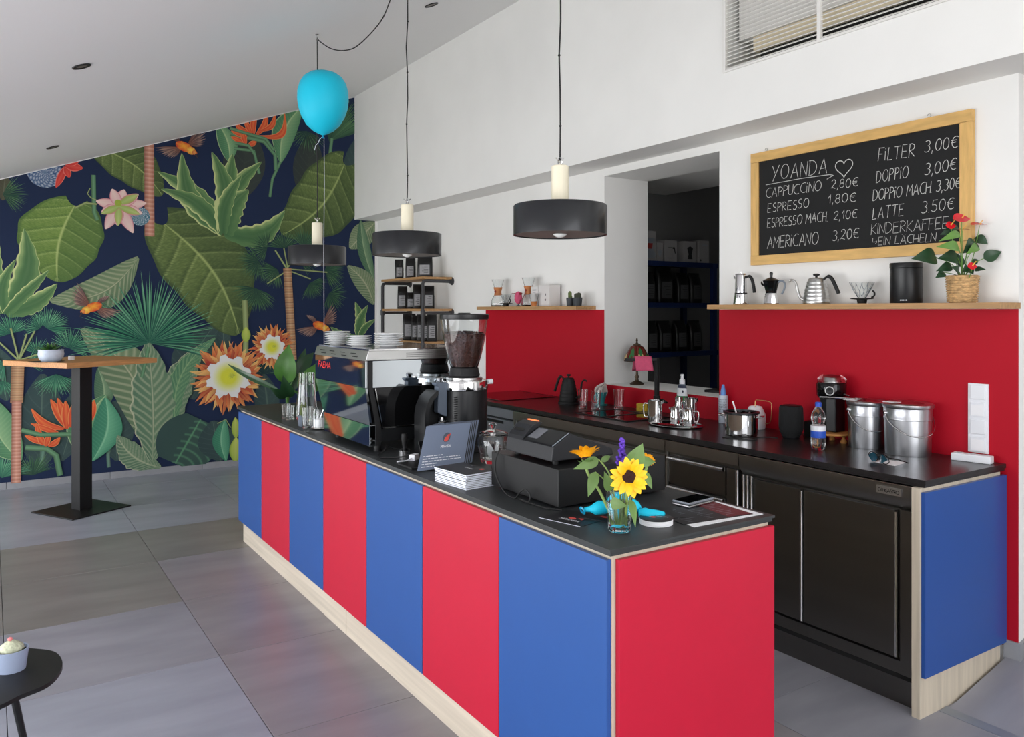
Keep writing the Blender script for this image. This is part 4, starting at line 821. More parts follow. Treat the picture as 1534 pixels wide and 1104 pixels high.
obj('side_trim', L_(G().tube([(X0+.048, Y0+.004, 1.214), (X0+.085, Y0+.004, 1.028), (X0+.30, Y0+.004, 1.030)], .0045, 6)), 'chrome', em)
obj('corner_bar', L_(G().prism([(X0+.012, 1.338), (X0+.034, 1.338), (X0+.034, 1.22), (X0+.074, 1.04), (X0+.074, .95), (X0+.050, .95), (X0+.050, 1.04), (X0+.012, 1.22)], Y0-.002, Y0+.010, 'y')), 'black_metal', em)
tp = obj('cup_tray', L_(G().prism([(X0-.002, 1.341), (X1, 1.341), (X1, 1.385), (X0+.012, 1.385)], Y0-.004, Y1, 'y')), 'brushed', em, bev=.002)
obj('tray_surface', L_(G().bx(X0+.02, X1-.01, Y0+.01, Y1-.01, 1.385, 1.392)), 'chrome', em)
g = G()
for k in range(3): g.bx(X0+.20, X0+.34, Y0-.0048, Y0-.0035, 1.352+k*.009, 1.3535+k*.009).bx(X0+.35, X0+.43, Y0-.0048, Y0-.0035, 1.352+k*.009, 1.3535+k*.009)
for k in range(2):
    for q_ in range(4): yy = Y0+.1+q_*.14+(.03 if k else 0); g.bx(X0+.0005+k*.004-.0035, X0+.003+k*.004, yy, yy+.055, 1.353+k*.014, 1.3555+k*.014)
o_ = obj('vent_slots', L_(g), 'duct_dark', em); o_['kind'] = 'stuff'
for x, y in ((X0+.08, Y0+.05), (X0+.08, Y1-.14), (X1-.06, Y0+.05), (X1-.06, Y1-.14)):
    obj('foot', L_(G().lathe([(.018, Z0), (.018, .955)], 16, (x, y, 0))), 'black_metal', em)
g = G()
plane_text(g, 'FAEMA', .175, .030, .0075, lambda a, b, t: (X0-.0012, Y1-.055-a-.25*b, 1.278+b))
obj('lettering', L_(g), 'red_letter', em, 'bold red letters')
# barista side: group heads, drip tray, steam wand
obj('drip_tray', L_(G().bx(X1-.19, X1+.03, Y0+.05, Y1-.08, .955, 1.0)), 'brushed', em)
for y in (3.56, 3.90):
    gh = obj('group_head', L_(G().lathe([(0, 1.14), (.036, 1.14), (.036, 1.20), (.05, 1.215), (0, 1.22)], 20, (X1+.0, y, 0))), 'chrome', em)
    obj('portafilter', L_(G().lathe([(0, 1.105), (.032, 1.105), (.034, 1.139), (0, 1.139)], 20, (X1, y, 0)).tube([(X1+.03, y, 1.125), (X1+.17, y, 1.11)], [.011, .015], 10)), 'black_matte', gh)
obj('steam_wand', L_(G().tube([(X1+.02, Y1-.06, 1.24), (X1+.05, Y1-.05, 1.15), (X1+.06, Y1-.05, 1.02)], .005, 8)), 'chrome', em)

# ---- saucers and plates on top of the machine
def plate(r, name, locv, label, grp):
    o = obj(name, PLM[r], None, loc=locv); tag(o, label, 'plate', grp); return o
PLM = {}
for r, h in ((.066, .0088), (.064, .0105), (.072, .0112)):
    PLM[r] = mesh('plate', G().lathe([(0, 0), (r*.55, 0), (r*.58, .002), (r, h*.86), (r*.99, h*.98), (r*.6, .0042), (0, .004)], 40), 'white_china', smooth=60)
ZT = 1.3925
stacks = [(.066, .0088, 8, 1.515, 3.975, 'saucer', 'tallest stack on the espresso machine', 'saucers in the tall stack'),
          (.064, .0105, 5, 1.548, 3.765, 'saucer', 'low middle stack on the machine', 'saucers in the low middle stack'),
          (.072, .0112, 6, 1.640, 3.615, 'plate', 'stack nearest the bean hopper', 'plates in the right-hand stack')]
for r, h, n, x, y, nm, where, grp in stacks:
    for k in range(n):
        pos = n-1-k
        lab = 'white %s, %s, %s' % (nm, 'topmost' if pos == 0 else ('lowest' if k == 0 else ORD[pos]+' from the top'), where)
        plate(r, nm, (x+random.uniform(-.001, .001), y+random.uniform(-.001, .001), ZT+k*h), lab, grp)

# ---- bean grinder
GX, GY = 1.862, 3.255
gd_ = thing('coffee_grinder', 'black cylindrical coffee grinder with chrome ring and clear bean hopper on the island', 'coffee grinder', (GX, GY, Z0))
obj('base', G().box((0, .0, .018), (.20, .22, .036)), 'black_matte', gd_, bev=.006)
obj('body', G().lathe([(0, .036), (.105, .036), (.107, .05), (.107, .285), (0, .285)], 56), 'black_satin', gd_)
obj('ring', G().lathe([(.100, .286), (.1105, .288), (.1115, .296), (.1115, .322), (.109, .330), (.09, .333), (.0, .333)], 56), 'chrome', gd_)
obj('dial', G().lathe([(.085, .334), (.085, .343), (.06, .348), (0, .348)], 40), 'brushed', gd_)
obj('collar', G().lathe([(0, .345), (.068, .345), (.074, .352), (.066, .385), (.060, .388), (0, .388)], 40), 'black_matte', gd_)
obj('hopper', G().lathe([(.058, .388), (.064, .388), (.080, .44), (.098, .52), (.111, .612), (.108, .612), (.095, .52), (.077, .44), (.060, .392)], 48, closed=True), 'glass', gd_, smooth=60)
obj('beans', G().lathe([(0, .392), (.056, .392), (.074, .44), (.092, .52), (.097, .545), (.06, .552), (.0, .556)], 40), 'beans', gd_, 'dark roasted beans')
g = G(); rnd = random.Random(5)
for k in range(360):
    a = rnd.random()*2*PI; z = .395+rnd.random()*.15; r_ = (.055+(z-.392)*.275); 
    g.sph((r_*.985*math.cos(a), r_*.985*math.sin(a), z), (.0052, .0052, .0036), 6, 4)
for k in range(90):
    a = rnd.random()*2*PI; r_ = .088*math.sqrt(rnd.random()); g.sph((r_*math.cos(a), r_*math.sin(a), .557-.006*r_/.088), (.0052, .004, .0036), 6, 4)
o_ = obj('loose_beans', g, 'beans', gd_); o_['kind'] = 'stuff'
obj('hopper_lid', G().lathe([(0, .612), (.113, .612), (.115, .618), (.115, .634), (.111, .638), (.03, .639), (.028, .643), (0, .643)], 48), 'black_satin', gd_)
obj('side_knob', G().lathe([(0, 0), (.012, 0), (.012, .026), (0, .026)], 20, axis='x').xf(Matrix.Translation((.108, -.03, .318))), 'white_plastic', gd_)
g = G()
for k in range(16): g.box((-.083, -.066, .10+k*.0105), (.012, .03, .004), rz=-.65)
o_ = obj('cooling_slots', g, 'black_metal', gd_); o_['kind'] = 'stuff'
obj('chute', G().prism([(-.155, .19), (-.118, .17), (-.108, .17), (-.108, .325), (-.165, .325), (-.165, .316), (-.152, .308)], -.03, .012, 'y'), 'pot_grey', gd_, bev=.003)
obj('chute_cap', G().lathe([(.014, .325), (.018, .345), (.010, .350), (0, .350)], 18, (-.135, -.01, 0)), 'chrome', gd_)
obj('spout', G().lathe([(.012, .10), (.012, .145), (.009, .165)], 16, (-.125, -.01, 0)), 'brushed', gd_)
cur = [(-.235, 0), (-.235, .175), (-.228, .22), (-.208, .262), (-.175, .29), (-.165, .292), (-.165, .272), (-.19, .248), (-.208, .215), (-.214, .175), (-.214, 0)]
obj('splash_guard', G().prism(cur, -.055, .05, 'y'), 'black_satin', gd_)
obj('guard_plate', G().prism([(-.214, .0), (-.214, .175), (-.208, .215), (-.19, .248), (-.165, .272), (-.105, .28), (-.105, .0)], .03, .038, 'y'), 'black_matte', gd_)
obj('fork', G().tube([(-.10, -.03, .15), (-.16, -.04, .145), (-.17, -.04, .12)], .005, 6), 'chrome', gd_)

# tamper, cables and plug beside it
tm = thing('tamper', 'small metal tamper standing among the cables in front of the espresso machine', 'tamper', (1.583, 3.318, Z0))
obj('foot', G().lathe([(0, 0), (.027, 0), (.027, .018), (.008, .026), (0, .026)], 24), 'chrome', tm)
obj('handle', G().lathe([(.008, .026), (.011, .05), (.016, .075), (.013, .092), (0, .096)], 20), 'black_matte', tm)
cb_ = obj('cable', G().tube(smooth_pts([(0, 0, .004), (.05, -.03, .004), (.07, -.075, .012), (.10, -.09, .02), (.13, -.09, .012), (.15, -.06, .005), (.165, .0, .005)]), .0035, 7)
    .tube(smooth_pts([(.02, .07, .004), (.06, .09, .02), (.08, .11, .03), (.11, .115, .02), (.16, .10, .006)]), .003, 7), 'cable', loc=(1.445, 3.27, Z0))
tag(cb_, 'tangle of black power cables between espresso machine and grinder', 'cable')
pg = thing('power_plug', 'white power plug lying on the worktop in front of the espresso machine', 'plug', (1.550, 3.150, Z0), .6)
obj('plug_body', G().box((0, 0, .014), (.042, .030, .026)), 'white_plastic', pg, bev=.004)
obj('pin', G().tube([(.02, .007, .014), (.038, .007, .014)], .0022, 6), 'chrome', pg); obj('pin', G().tube([(.02, -.007, .014), (.038, -.007, .014)], .0022, 6), 'chrome', pg)
obj('lead', G().tube([(-.02, 0, .012), (-.05, .01, .006), (-.08, .04, .004)], .003, 6), 'white_plastic', pg)

# ---- far end: glasses, carafe, cactus, sugar
def tumbler(locv, r0, r1, h, label, fac=9, grp=None, cat='glass', name='drinking_glass'):
    g = G().lathe([(0, 0), (r0, 0), (r0*1.02, .006), (r1, h), (r1-.0022, h), (r0-.001, .012), (0, .012)], fac*3 if fac else 32)
    o = obj(name, g, 'glass', loc=locv, smooth=30 if fac else 60); tag(o, label, cat, grp); return o
tumbler((1.510, 4.822, Z0), .022, .029, .085, 'small empty water glass left of the carafe, outermost on the counter', 9)
tumbler((1.508, 4.742, Z0), .024, .030, .082, 'small empty water glass directly before the carafe foot', 9)
tumbler((1.488, 4.362, Z0), .028, .033, .115, 'faceted tumbler right of the little cactus, holding a spoon', 10)
sp_ = thing('spoon', 'steel teaspoon leaning in the tumbler next to the little cactus', 'spoon', (1.488, 4.345, Z0+.016), 0)
obj('handle', G().tube([(0, 0, 0), (-.025, .02, .085), (-.03, .025, .105)], [.0025, .002, .003], 6), 'chrome', sp_)
ca_ = thing('water_carafe', 'tall clear glass carafe filled with water at the far end of the island', 'carafe', (1.60, 4.71, Z0))
obj('glass_body', G().lathe([(0, 0), (.060, 0), (.063, .02), (.060, .08), (.050, .20), (.047, .28), (.0445, .28), (.0475, .20), (.057, .08), (.060, .022), (0, .014)], 40, closed=False), 'glass', ca_, smooth=60)
obj('water', G().lathe([(0, .0145), (.0592, .023), (.0565, .08), (.0468, .20), (.0465, .212), (0, .212)], 36), 'water', ca_, smooth=60)
t = potted('cactus_pot', 'tiny green cactus in a dark grey pot beside the carafe on the island', (1.487, 4.438-.0, Z0), .030, .062, 'pot_grey', 0)
for k in range(9):
    a = k*2.4; r_ = .004*math.sqrt(k)*1.6
    cactus(t, (r_*math.cos(a), r_*math.sin(a), .048), .0062, .05+.014*((k*7) % 4), 'cactus_green', 5)
sg = thing('sugar_jar', 'clear glass jar of white sugar with a steel spoon by the espresso machine', 'jar', (1.535, 4.275, Z0))
obj('glass_body', G().lathe([(0, 0), (.044, 0), (.046, .02), (.046, .10), (.040, .115), (.038, .115), (.043, .098), (.043, .012), (0, .010)], 32), 'glass', sg, smooth=60)
obj('sugar', G().lathe([(0, .011), (.042, .012), (.042, .055), (0, .06)], 28), 'paper_white', sg)
obj('saucer', G().lathe([(0, -.0), (.05, -.0), (.058, .006), (.056, .007), (.045, .002)], 32), 'chrome', sg)
obj('spoon', G().tube([(-.01, 0, .05), (.015, -.02, .13)], .002, 6).sph((.018, -.022, .135), (.012, .012, .006), 12, 8), 'chrome', sg)

# ---- big leafy plant in a tall planter on the floor behind the island
pt = thing('potted_plant', 'large green leafy plant in a tall planter beyond the far end of the island', 'plant', (1.86, 5.92, 0))
obj('planter', G().lathe([(0, 0), (.12, 0), (.17, .62), (.155, .62), (.15, .58), (0, .58)], 36), 'pot_grey', pt)
obj('soil', G().lathe([(0, .57), (.149, .575), (.149, .59), (0, .60)], 24), 'soil', pt)
LM = ['leaf_dark', 'leaf_mid', 'leaf_dark']
for b, t_, w_, c in [p for p in PLANT if p[1][1] > 5.4]:
    b = Vector((b[0], b[1], max(b[2], .965)))-pt.location; t_ = Vector(t_)-pt.location
    obj('leaf', G().leaf(b, t_, w_, 12, 6, .25, .10, .7, up=(-.54, -.84, .1)), LM[c], pt, smooth=80)
    obj('stalk', G().tube(smooth_pts([(b.x*.15, b.y*.15, .585), (b.x*.12, b.y*.12, .95), tuple(b)], 4), .005, 6), 'leaf_mid', pt)

# ---- leaflets
lh = thing('leaflet_stack', 'leaning row of grey-blue leaflets with a bird logo in a black rack', 'leaflets', (1.5, 2.92, Z0))
def card(g, dx, tilt, w_=.222, h_=.195, t=.0012):
    return g
# front card plane: bottom edge from (1.445,2.916) to (1.661,2.907), leaning back towards the mural
def cp(a, b, off=0.):   # a across 0..1, b up 0..1, off = depth behind
    return Vector((-.055+.215*a+.085*b, -.012+.085*b+off, .004+.165*b))
def cardgeo(off, dx=0):
    g = G(); p = [cp(0, 0, off), cp(1, 0, off), cp(1, 1, off), cp(0, 1, off)]; q = [v+Vector((0, .0012, 0)) for v in p]
    g.add([v+Vector((dx, 0, 0)) for v in p+q], [(0, 1, 2, 3), (7, 6, 5, 4), (0, 4, 5, 1), (1, 5, 6, 2), (2, 6, 7, 3), (3, 7, 4, 0)]); return g
for k in range(10):
    obj('leaflet', cardgeo(.0050*k, .0075*k), 'card_blue' if k in (0, 9) else ('card_dark' if k % 2 else 'card_blue'), lh)
def onc(a, b, t=0): v = cp(a, b); return (v.x, v.y-.0008, v.z)
front = lh.children[0]
g = G(); n = 28
g.add([onc(.50+.082*math.cos(2*PI*k/n), .70+.11*math.sin(2*PI*k/n)) for k in range(n)], [tuple(range(n))])
obj('logo_disc', g, 'logo_ring', front)
def fy(v, e=.0004): return [(x, y-e, z) for x, y, z in v]
g = G()
g.add(fy([onc(*p) for p in [(.45, .62), (.50, .60), (.55, .64), (.56, .72), (.58, .76), (.52, .77), (.49, .72), (.46, .70)]]), [tuple(range(8))])
g.add(fy([onc(*p) for p in [(.52, .74), (.58, .80), (.565, .73)]]), [(0, 1, 2)])
obj('logo_bird', g, 'logo_red', front)
g = G()
plane_text(g, 'YOANDA', .22, .055, .011, lambda a, b, t: fy([onc(.40+a, .47+b)])[0])
obj('lettering', g, 'ink_white', front)
g = G(); rnd = random.Random(8)
for r_ in range(5):
    a = .06
    while a < (.50 if r_ in (0,) else .86 if r_ in (1, 2) else .34):
        l_ = rnd.uniform(.03, .10); g.add(fy([onc(a, .30-.058*r_), onc(a+l_, .30-.058*r_), onc(a+l_, .318-.058*r_), onc(a, .318-.058*r_)]), [(0, 1, 2, 3)]); a += l_+.016
o_ = obj('print_lines', g, 'ink_white', front); o_['kind'] = 'stuff'
obj('rack', G().box((.06, .10, .006), (.235, .13, .008)).box((.14, .150, .05), (.20, .006, .09), rx=-.45), 'black_metal', lh)
# booklets: stack lying flat
bk = Vector((1.430, 2.505, Z0)); 
ang = math.atan2(2.709-2.51, 1.417-1.445)
for k in range(9):
    o = obj('booklet', BKM, None, loc=(1.505+random.uniform(-.002, .002), 2.625+random.uniform(-.003, .003), Z0+k*.0062)) if k else None
    if not k:
        BKM = mesh('booklet', G().box((0, 0, .0028), (.138, .205, .0054), mi=0).box((0, 0, .0057), (.140, .207, .0006), mi=1).box((0, 0, .0001), (.140, .207, .0004), mi=1), ['paper', 'card_dark'])
        o = obj('booklet', BKM, None, loc=(1.505, 2.625, Z0))
    o.rotation_euler = (0, 0, random.uniform(-.02, .02)+.10)
    pos = 8-k
    tag(o, ('dark-covered booklet with a small orange logo, topmost of its stack' if pos == 0 else 'dark-covered white booklet, %s in the flat stack' % ('lowest' if k == 0 else ORD[pos]+' from the top')), 'booklet', 'booklets in the flat stack by the leaflets')
    if pos == 0:
        g = G().box((.04, -.055, .0062), (.016, .02, .0003)); obj('logo', g, 'logo_red', o)
        g = G(); plane_text(g, 'YOANDA', .05, .009, .0016, lambda a, b, t: (.02-b, -.03+a, .00625)); obj('lettering', g, 'ink_white', o)

# ---- biscuit jar
jr = thing('biscuit_jar', 'empty clear glass jar with knobbed glass lid behind the leaflets', 'jar', (1.815, 2.925, Z0))
obj('glass_body', G().lathe([(0, 0), (.050, 0), (.058, .02), (.066, .075), (.066, .10), (.056, .118), (.053, .118), (.063, .10), (.063, .075), (.055, .02), (.0, .012)], 40), 'glass', jr, smooth=60)
obj('lid', G().lathe([(.0, .119), (.064, .119), (.066, .124), (.05, .133), (.012, .142), (.010, .150), (.018, .158), (.017, .167), (.008, .171), (0, .171)], 40), 'glass', jr, smooth=60)
obj('napkin', G().leaf((-.02, -.03, .02), (-.045, -.035, .10), .03, 6, 3, .3, .1).leaf((0, -.035, .015), (-.012, -.05, .10), .02, 6, 3, .3, .1), 'paper_white', jr)

# ---- cash drawer and receipt terminal
cd = thing('cash_drawer', 'flat black steel cash drawer under the sales terminal', 'cash drawer', (1.795, 2.31, Z0))
obj('case', G().bx(-.238, .238, -.208, .208, .008, .132), 'black_metal', cd, bev=.003)
obj('drawer_front', G().bx(.238, .247, -.20, .20, .022, .120), 'black_matte', cd, bev=.002)
for x, y in ((-.2, -.17), (.2, -.17), (-.2, .17), (.2, .17)): obj('foot', G().lathe([(.016, 0), (.016, .009)], 14, (x, y, 0)), 'black_matte', cd)
ter = thing('sales_terminal', 'charcoal sales terminal with sloping display and glowing orange printer light', 'cash register', (1.70, 2.30, Z0+.132))
prof = [(-.125, .014), (-.118, .062), (-.045, .103), (.140, .036), (.146, .012), (.10, .012)]
obj('housing', G().prism(prof, -.135, .150, 'y'), 'pos_grey', ter, bev=.004)
def onslope(u, y, e=.001):   # u 0..1 up the display slope
    return (-.118+.073*u-.0012, y, .062+.041*u+e+.001)
def slopequad(u0, u1, y0, y1, e): return G().add([onslope(u0, y0, e), onslope(u0, y1, e), onslope(u1, y1, e), onslope(u1, y0, e)], [(0, 1, 2, 3)])
obj('display_frame', slopequad(.06, .97, -.122, .045, .0016), 'black_satin', ter)
obj('display', slopequad(.22, .90, -.02, .040, .0026), 'screen', ter, 'grey display')
obj('display_ridge', G().tube([onslope(.02, -.131, .002), onslope(.98, -.131, .002)], .002, 6), 'galv', ter)
pr_ = obj('printer_hood', G().prism([(-.119, .062), (-.045, .104), (-.03, .118), (-.045, .122), (-.075, .112), (-.112, .074)], .05, .148, 'y'), 'pos_grey', ter, bev=.002)
obj('paper_slot', G().add([(-.099, .075, .0895), (-.099, .135, .0895), (-.088, .135, .0985), (-.088, .075, .0985)], [(0, 1, 2, 3)]), 'black_gloss', pr_)
obj('status_light', G().box((-.040, .095, .122), (.012, .062, .004)), 'orange_glow', ter, 'glowing orange light strip', bev=.001)
for x, y in ((-.09, -.11), (.10, -.11), (-.09, .12), (.10, .12)): obj('foot', G().lathe([(.011, .0), (.011, .016)], 14, (x, y, 0)), 'black_matte', ter)
pc_ = obj('power_cable', G().tube(smooth_pts([(0, 0, .155), (-.014, .01, .11), (-.018, 0, .06), (-.022, -.06, .012), (-.03, -.14, .004), (-.028, -.17, .03), (-.026, -.20, .045), (-.026, -.23, .03), (-.028, -.22, .006), (-.030, -.17, .008), (-.026, -.24, .005), (-.02, -.31, .004), (.01, -.36, .004)]), .0028, 7), 'cable', loc=(1.552, 2.45, Z0-.001))
tag(pc_, 'black power cable hanging down the side of the cash drawer', 'cable')

# ---- flyers, deflated balloon, glass with sunflowers, coasters, menus, phone
fl_ = thing('flyer', 'dark flyer lying flat in front of the cash drawer, red bird logo', 'flyer', (1.50, 1.985, Z0))
def flat(pts, z0, z1): return G().prism(pts, z0, z1)
obj('sheet', flat([(-.053, .072), (-.010, -.086), (.135, -.050), (.085, .100)], 0, .0012), 'card_dark', fl_)
obj('edge', G().tube([(-.053, .072, .0012), (-.010, -.086, .0012)], .0008, 4), 'paper', fl_)
g = G(); plane_text(g, 'YOANDA', .072, .014, .0026, lambda a, b, t: (-.005+.26*a+b, .032-a, .0017)); obj('lettering', g, 'ink_white', fl_)
g = G().add([(.03+.011*math.cos(k), .005+.017*math.sin(k), .0018) for k in range(6)], [tuple(range(6))]).add([(.045, -.004, .0019), (.058, -.022, .0019), (.038, -.03, .0019)], [(0, 1, 2)]); obj('logo', g, 'logo_red', fl_)
fl2 = thing('flyer', 'second dark flyer half hidden under the crumpled turquoise rubber', 'flyer', (1.62, 1.93, Z0))
obj('sheet', flat([(-.06, .06), (-.02, -.085), (.11, -.055), (.07, .085)], 0.0013, .0024), 'card_dark', fl2)
obj('logo', G().add([(.0+.010*math.cos(k), .015+.016*math.sin(k), .0029) for k in range(6)], [tuple(range(6))]), 'logo_red', fl2)
db = thing('deflated_balloon', 'crumpled deflated turquoise balloon lying beside the sunflower glass', 'balloon', (1.64, 1.90, Z0+.0025))
g = G()
for (a, b, r0, r1) in (((-.07, .08, .022), (-.01, .03, .034), .010, .022), ((-.02, .05, .03), (.05, .02, .06), .016, .026), ((-.005, .0, .03), (-.045, -.03, .024), .020, .018), ((.03, .03, .05), (.06, -.03, .03), .024, .022), ((.05, -.04, .02), (.11, -.09, .02), .018, .012)):
    A_, B_ = Vector(a), Vector(b)
    pts = [A_.lerp(B_, k/5)+Vector((.004*math.sin(k*2.1), .003*math.cos(k*1.7), .003*math.sin(k*3))) for k in range(6)]
    g.tube(pts, [r0*.7, r0, (r0+r1)/2*1.12, r1*1.02, r1*.95, r1*.5], 10)
obj('rubber', g, 'cyan_rubber', db, smooth=80)
obj('lip', G().lathe([(.009, 0), (.014, .003), (.009, .006)], 14, closed=True).xf(Matrix.Translation((-.077, .086, .018)) @ Matrix.Rotation(1.2, 4, 'Y')), 'cyan_rubber_dark', db)
VX, VY = 1.563, 1.806
vz = thing('flower_glass', 'faceted tumbler of water serving as a vase for sunflowers at the island corner', 'vase', (VX, VY, Z0))
n = 9
obj('glass_body', G().lathe([(0, 0), (.030, 0), (.033, .005), (.0405, .128), (.038, .130), (.0305, .016), (0, .014)], 18), 'glass', vz, smooth=12)
obj('water', G().lathe([(0, .0145), (.0302, .0165), (.0350, .086), (0, .086)], 24), 'water', vz, smooth=60)
def sunflower(name, label, head, nrm, R_, n, pm, stem_to, inner=.36, thick=.25, centre=True):
    t = thing(name, label, 'flower', head)
    nrm = Vector(nrm).normalized(); M = nrm.to_track_quat('Z', 'Y').to_matrix().to_4x4()
    pms = mesh('petal', G().leaf((R_*inner*.7, 0, 0), (R_, 0, R_*thick), R_*.40, 8, 4, .2, .12, .95, ex=.7), pm, smooth=80)
    for ring in range(2):
        for k in range(n):
            a = 2*PI*(k+.5*ring)/n+random.uniform(-.07, .07)
            o = obj('petal', pms, None, t); s_ = random.uniform(.86, 1.04)*(1 if ring == 0 else .94)
            o.matrix_local = M @ Matrix.Rotation(a, 4, 'Z') @ Matrix.Translation((0, 0, .002*ring)) @ Matrix.Rotation(random.uniform(-.15, .12), 4, 'Y') @ Matrix.Scale(s_, 4)
    if centre: obj('flower_centre', G().sph((0, 0, .002), (R_*inner, R_*inner, R_*.13), 28, 12).xf(M), 'flower_centre', t); obj('seed_eye', G().sph((0, 0, R_*.11), (R_*.13, R_*.13, R_*.05), 14, 8).xf(M), 'leaf_mid', t)
    h = Vector(head); e = Vector(stem_to)-h
    obj('stem', G().tube(smooth_pts([tuple(-nrm*.008), tuple(-nrm*.03+Vector((0, 0, -.012))), tuple(e*.5+Vector((0, 0, -.004))), tuple(e)], 5), .0042, 8), 'stem_green', t)
    sep = mesh('sepal', G().leaf((0, 0, -.006), (R_*.55, 0, -.002), R_*.22, 5, 2, .1, -.2), 'leaf_sun', smooth=80)
    for k in range(9):
        o = obj('sepal', sep, None, t); o.matrix_local = M @ Matrix.Rotation(k*.7, 4, 'Z')
    return t
sunflower('sunflower', 'open bright yellow sunflower with dark centre facing the camera', BP['sun1'], (-.50, -.84, .12), .060, 9, 'petal_yellow', (VX+.010, VY-.012, Z0+.02))
sunflower('sunflower', 'orange-yellow sunflower seen from the side, higher and left of the open one', (1.488, 1.868, 1.128), (.12, .35, .93), .054, 10, 'petal_orange', (VX-.012, VY+.008, Z0+.02), .3, .55)
sunflower('sunflower', 'third sunflower mostly hidden, one orange petal showing behind the leaves', (1.690, 1.825, 1.108), (.6, .5, .3), .026, 9, 'petal_orange', (VX+.016, VY+.012, Z0+.02))
pf = thing('purple_flower', 'small purple blossom spike standing between the sunflowers', 'flower', BP['purple'])
g = G(); rnd = random.Random(2)
for k in range(70):
    z = rnd.random(); r_ = .018*(1-.75*z)*math.sqrt(rnd.random()); a = rnd.random()*7
    g.sph((r_*math.cos(a), r_*math.sin(a), -.02+.078*z), (.0055, .0055, .005), 6, 4)
o_ = obj('blossoms', g, 'purple', pf); o_['kind'] = 'stuff'
e = Vector((VX, VY, Z0+.02))-pf.location
obj('stem', G().tube([(0, 0, .02), (0, 0, -.02), tuple(e*.5), tuple(e)], .0025, 6), 'stem_green', pf)
lv = thing('sunflower_foliage', 'green heart-shaped sunflower leaves on bent stalks around the tumbler', 'leaves', (VX, VY, Z0+.02))
for b, t_, w_, c in VLEAF:
    b = Vector(b)-lv.location; t_ = Vector(t_)-lv.location
    obj('leaf', G().leaf(b, t_, w_, 10, 6, .2, .10, .62, up=(-.54, -.84, .1)), 'leaf_sun', lv, smooth=80)
    obj('stalk', G().tube(smooth_pts([(b.x*.1, b.y*.1, .0), (b.x*.4, b.y*.4, b.z*.7), tuple(b)], 4), .0018, 5), 'stem_green', lv)
for k in range(6):
    o = obj('coaster', G().lathe([(0, 0), (.050, 0), (.051, .0006), (.051, .0024), (.050, .003), (0, .003)], 48), 'paper_white' if k < 5 else 'card_dark', loc=(1.712+random.uniform(-.0008, .0008), 1.808, Z0+k*.0032))
    pos = 5-k
    tag(o, 'round dark printed coaster with a small logo, topmost of its stack' if pos == 0 else 'round white card coaster, %s in the stack' % ('lowest' if k == 0 else ORD[pos]+' from the top'), 'coaster', 'round coasters by the sunflower glass')
    if pos == 0:
        obj('logo', G().add([(-.008+.010*math.cos(q), .008+.013*math.sin(q), .0034) for q in range(6)], [tuple(range(6))]), 'logo_red', o)
        g = G(); plane_text(g, 'YOANDA', .04, .008, .0015, lambda a, b, t: (.004+.5*a+b, .01-a*.86, .0034)); obj('lettering', g, 'ink_white', o)
def sheet(name, label, pts, z, m, cat='menu'):
    t = thing(name, label, cat, (1.95, 1.80, z)); obj('page', flat([(x-1.95, y-1.80) for x, y in pts], 0, .0012), m, t); return t
sheet('menu_sheet', 'white menu sheet, lowest page of the fan near the island end', [(1.775, 1.712), (2.075, 1.700), (2.080, 1.900), (1.80, 1.88)], Z0, 'paper_white')
s2 = sheet('menu_sheet', 'black menu page with maroon block lying on the white sheet', [(1.765, 1.745), (2.045, 1.715), (2.065, 1.905), (1.80, 1.93)], Z0+.0013, 'card_dark')
obj('colour_block', flat([(.0, -.066), (.096, -.079), (.110, .095), (.03, .112)], .0012, .0016), 'maroon', s2)
g = G(); rnd = random.Random(4)
for r_ in range(9):
    for c in range(3):
        a = -.155+c*.085+r_*.003; l_ = rnd.uniform(.02, .06); y = -.045+r_*.017; g.add([(a, y, .0018), (a+l_, y-.004, .0018), (a+l_, y-.0015, .0018), (a, y+.0025, .0018)], [(0, 1, 2, 3)])
o_ = obj('print_lines', g, 'galv', s2); o_['kind'] = 'stuff'
s3 = sheet('menu_sheet', 'folded dark brochure left of the phone, partly under the coasters', [(1.735, 1.83), (1.83, 1.80), (1.875, 1.93), (1.76, 1.99)], Z0+.0026, 'card_dark')
ph = thing('phone', 'smartphone lying face up on a second handset on the menus', 'phone', (1.975, 1.915, Z0+.004), .12)
obj('case', G().box((0, 0, .0045), (.135, .070, .008)), 'galv', ph, bev=.003)
obj('screen', G().box((0, 0, .0088), (.129, .064, .0006)), 'black_gloss', ph)
ph.location = (1.985, 1.918, Z0+.0115)
p2 = thing('phone', 'silver-edged handset lying directly under the top phone', 'phone', (1.983, 1.916, Z0+.004), .12)
obj('case', G().box((0, 0, .0036), (.136, .071, .007)), 'brushed', p2, bev=.003)
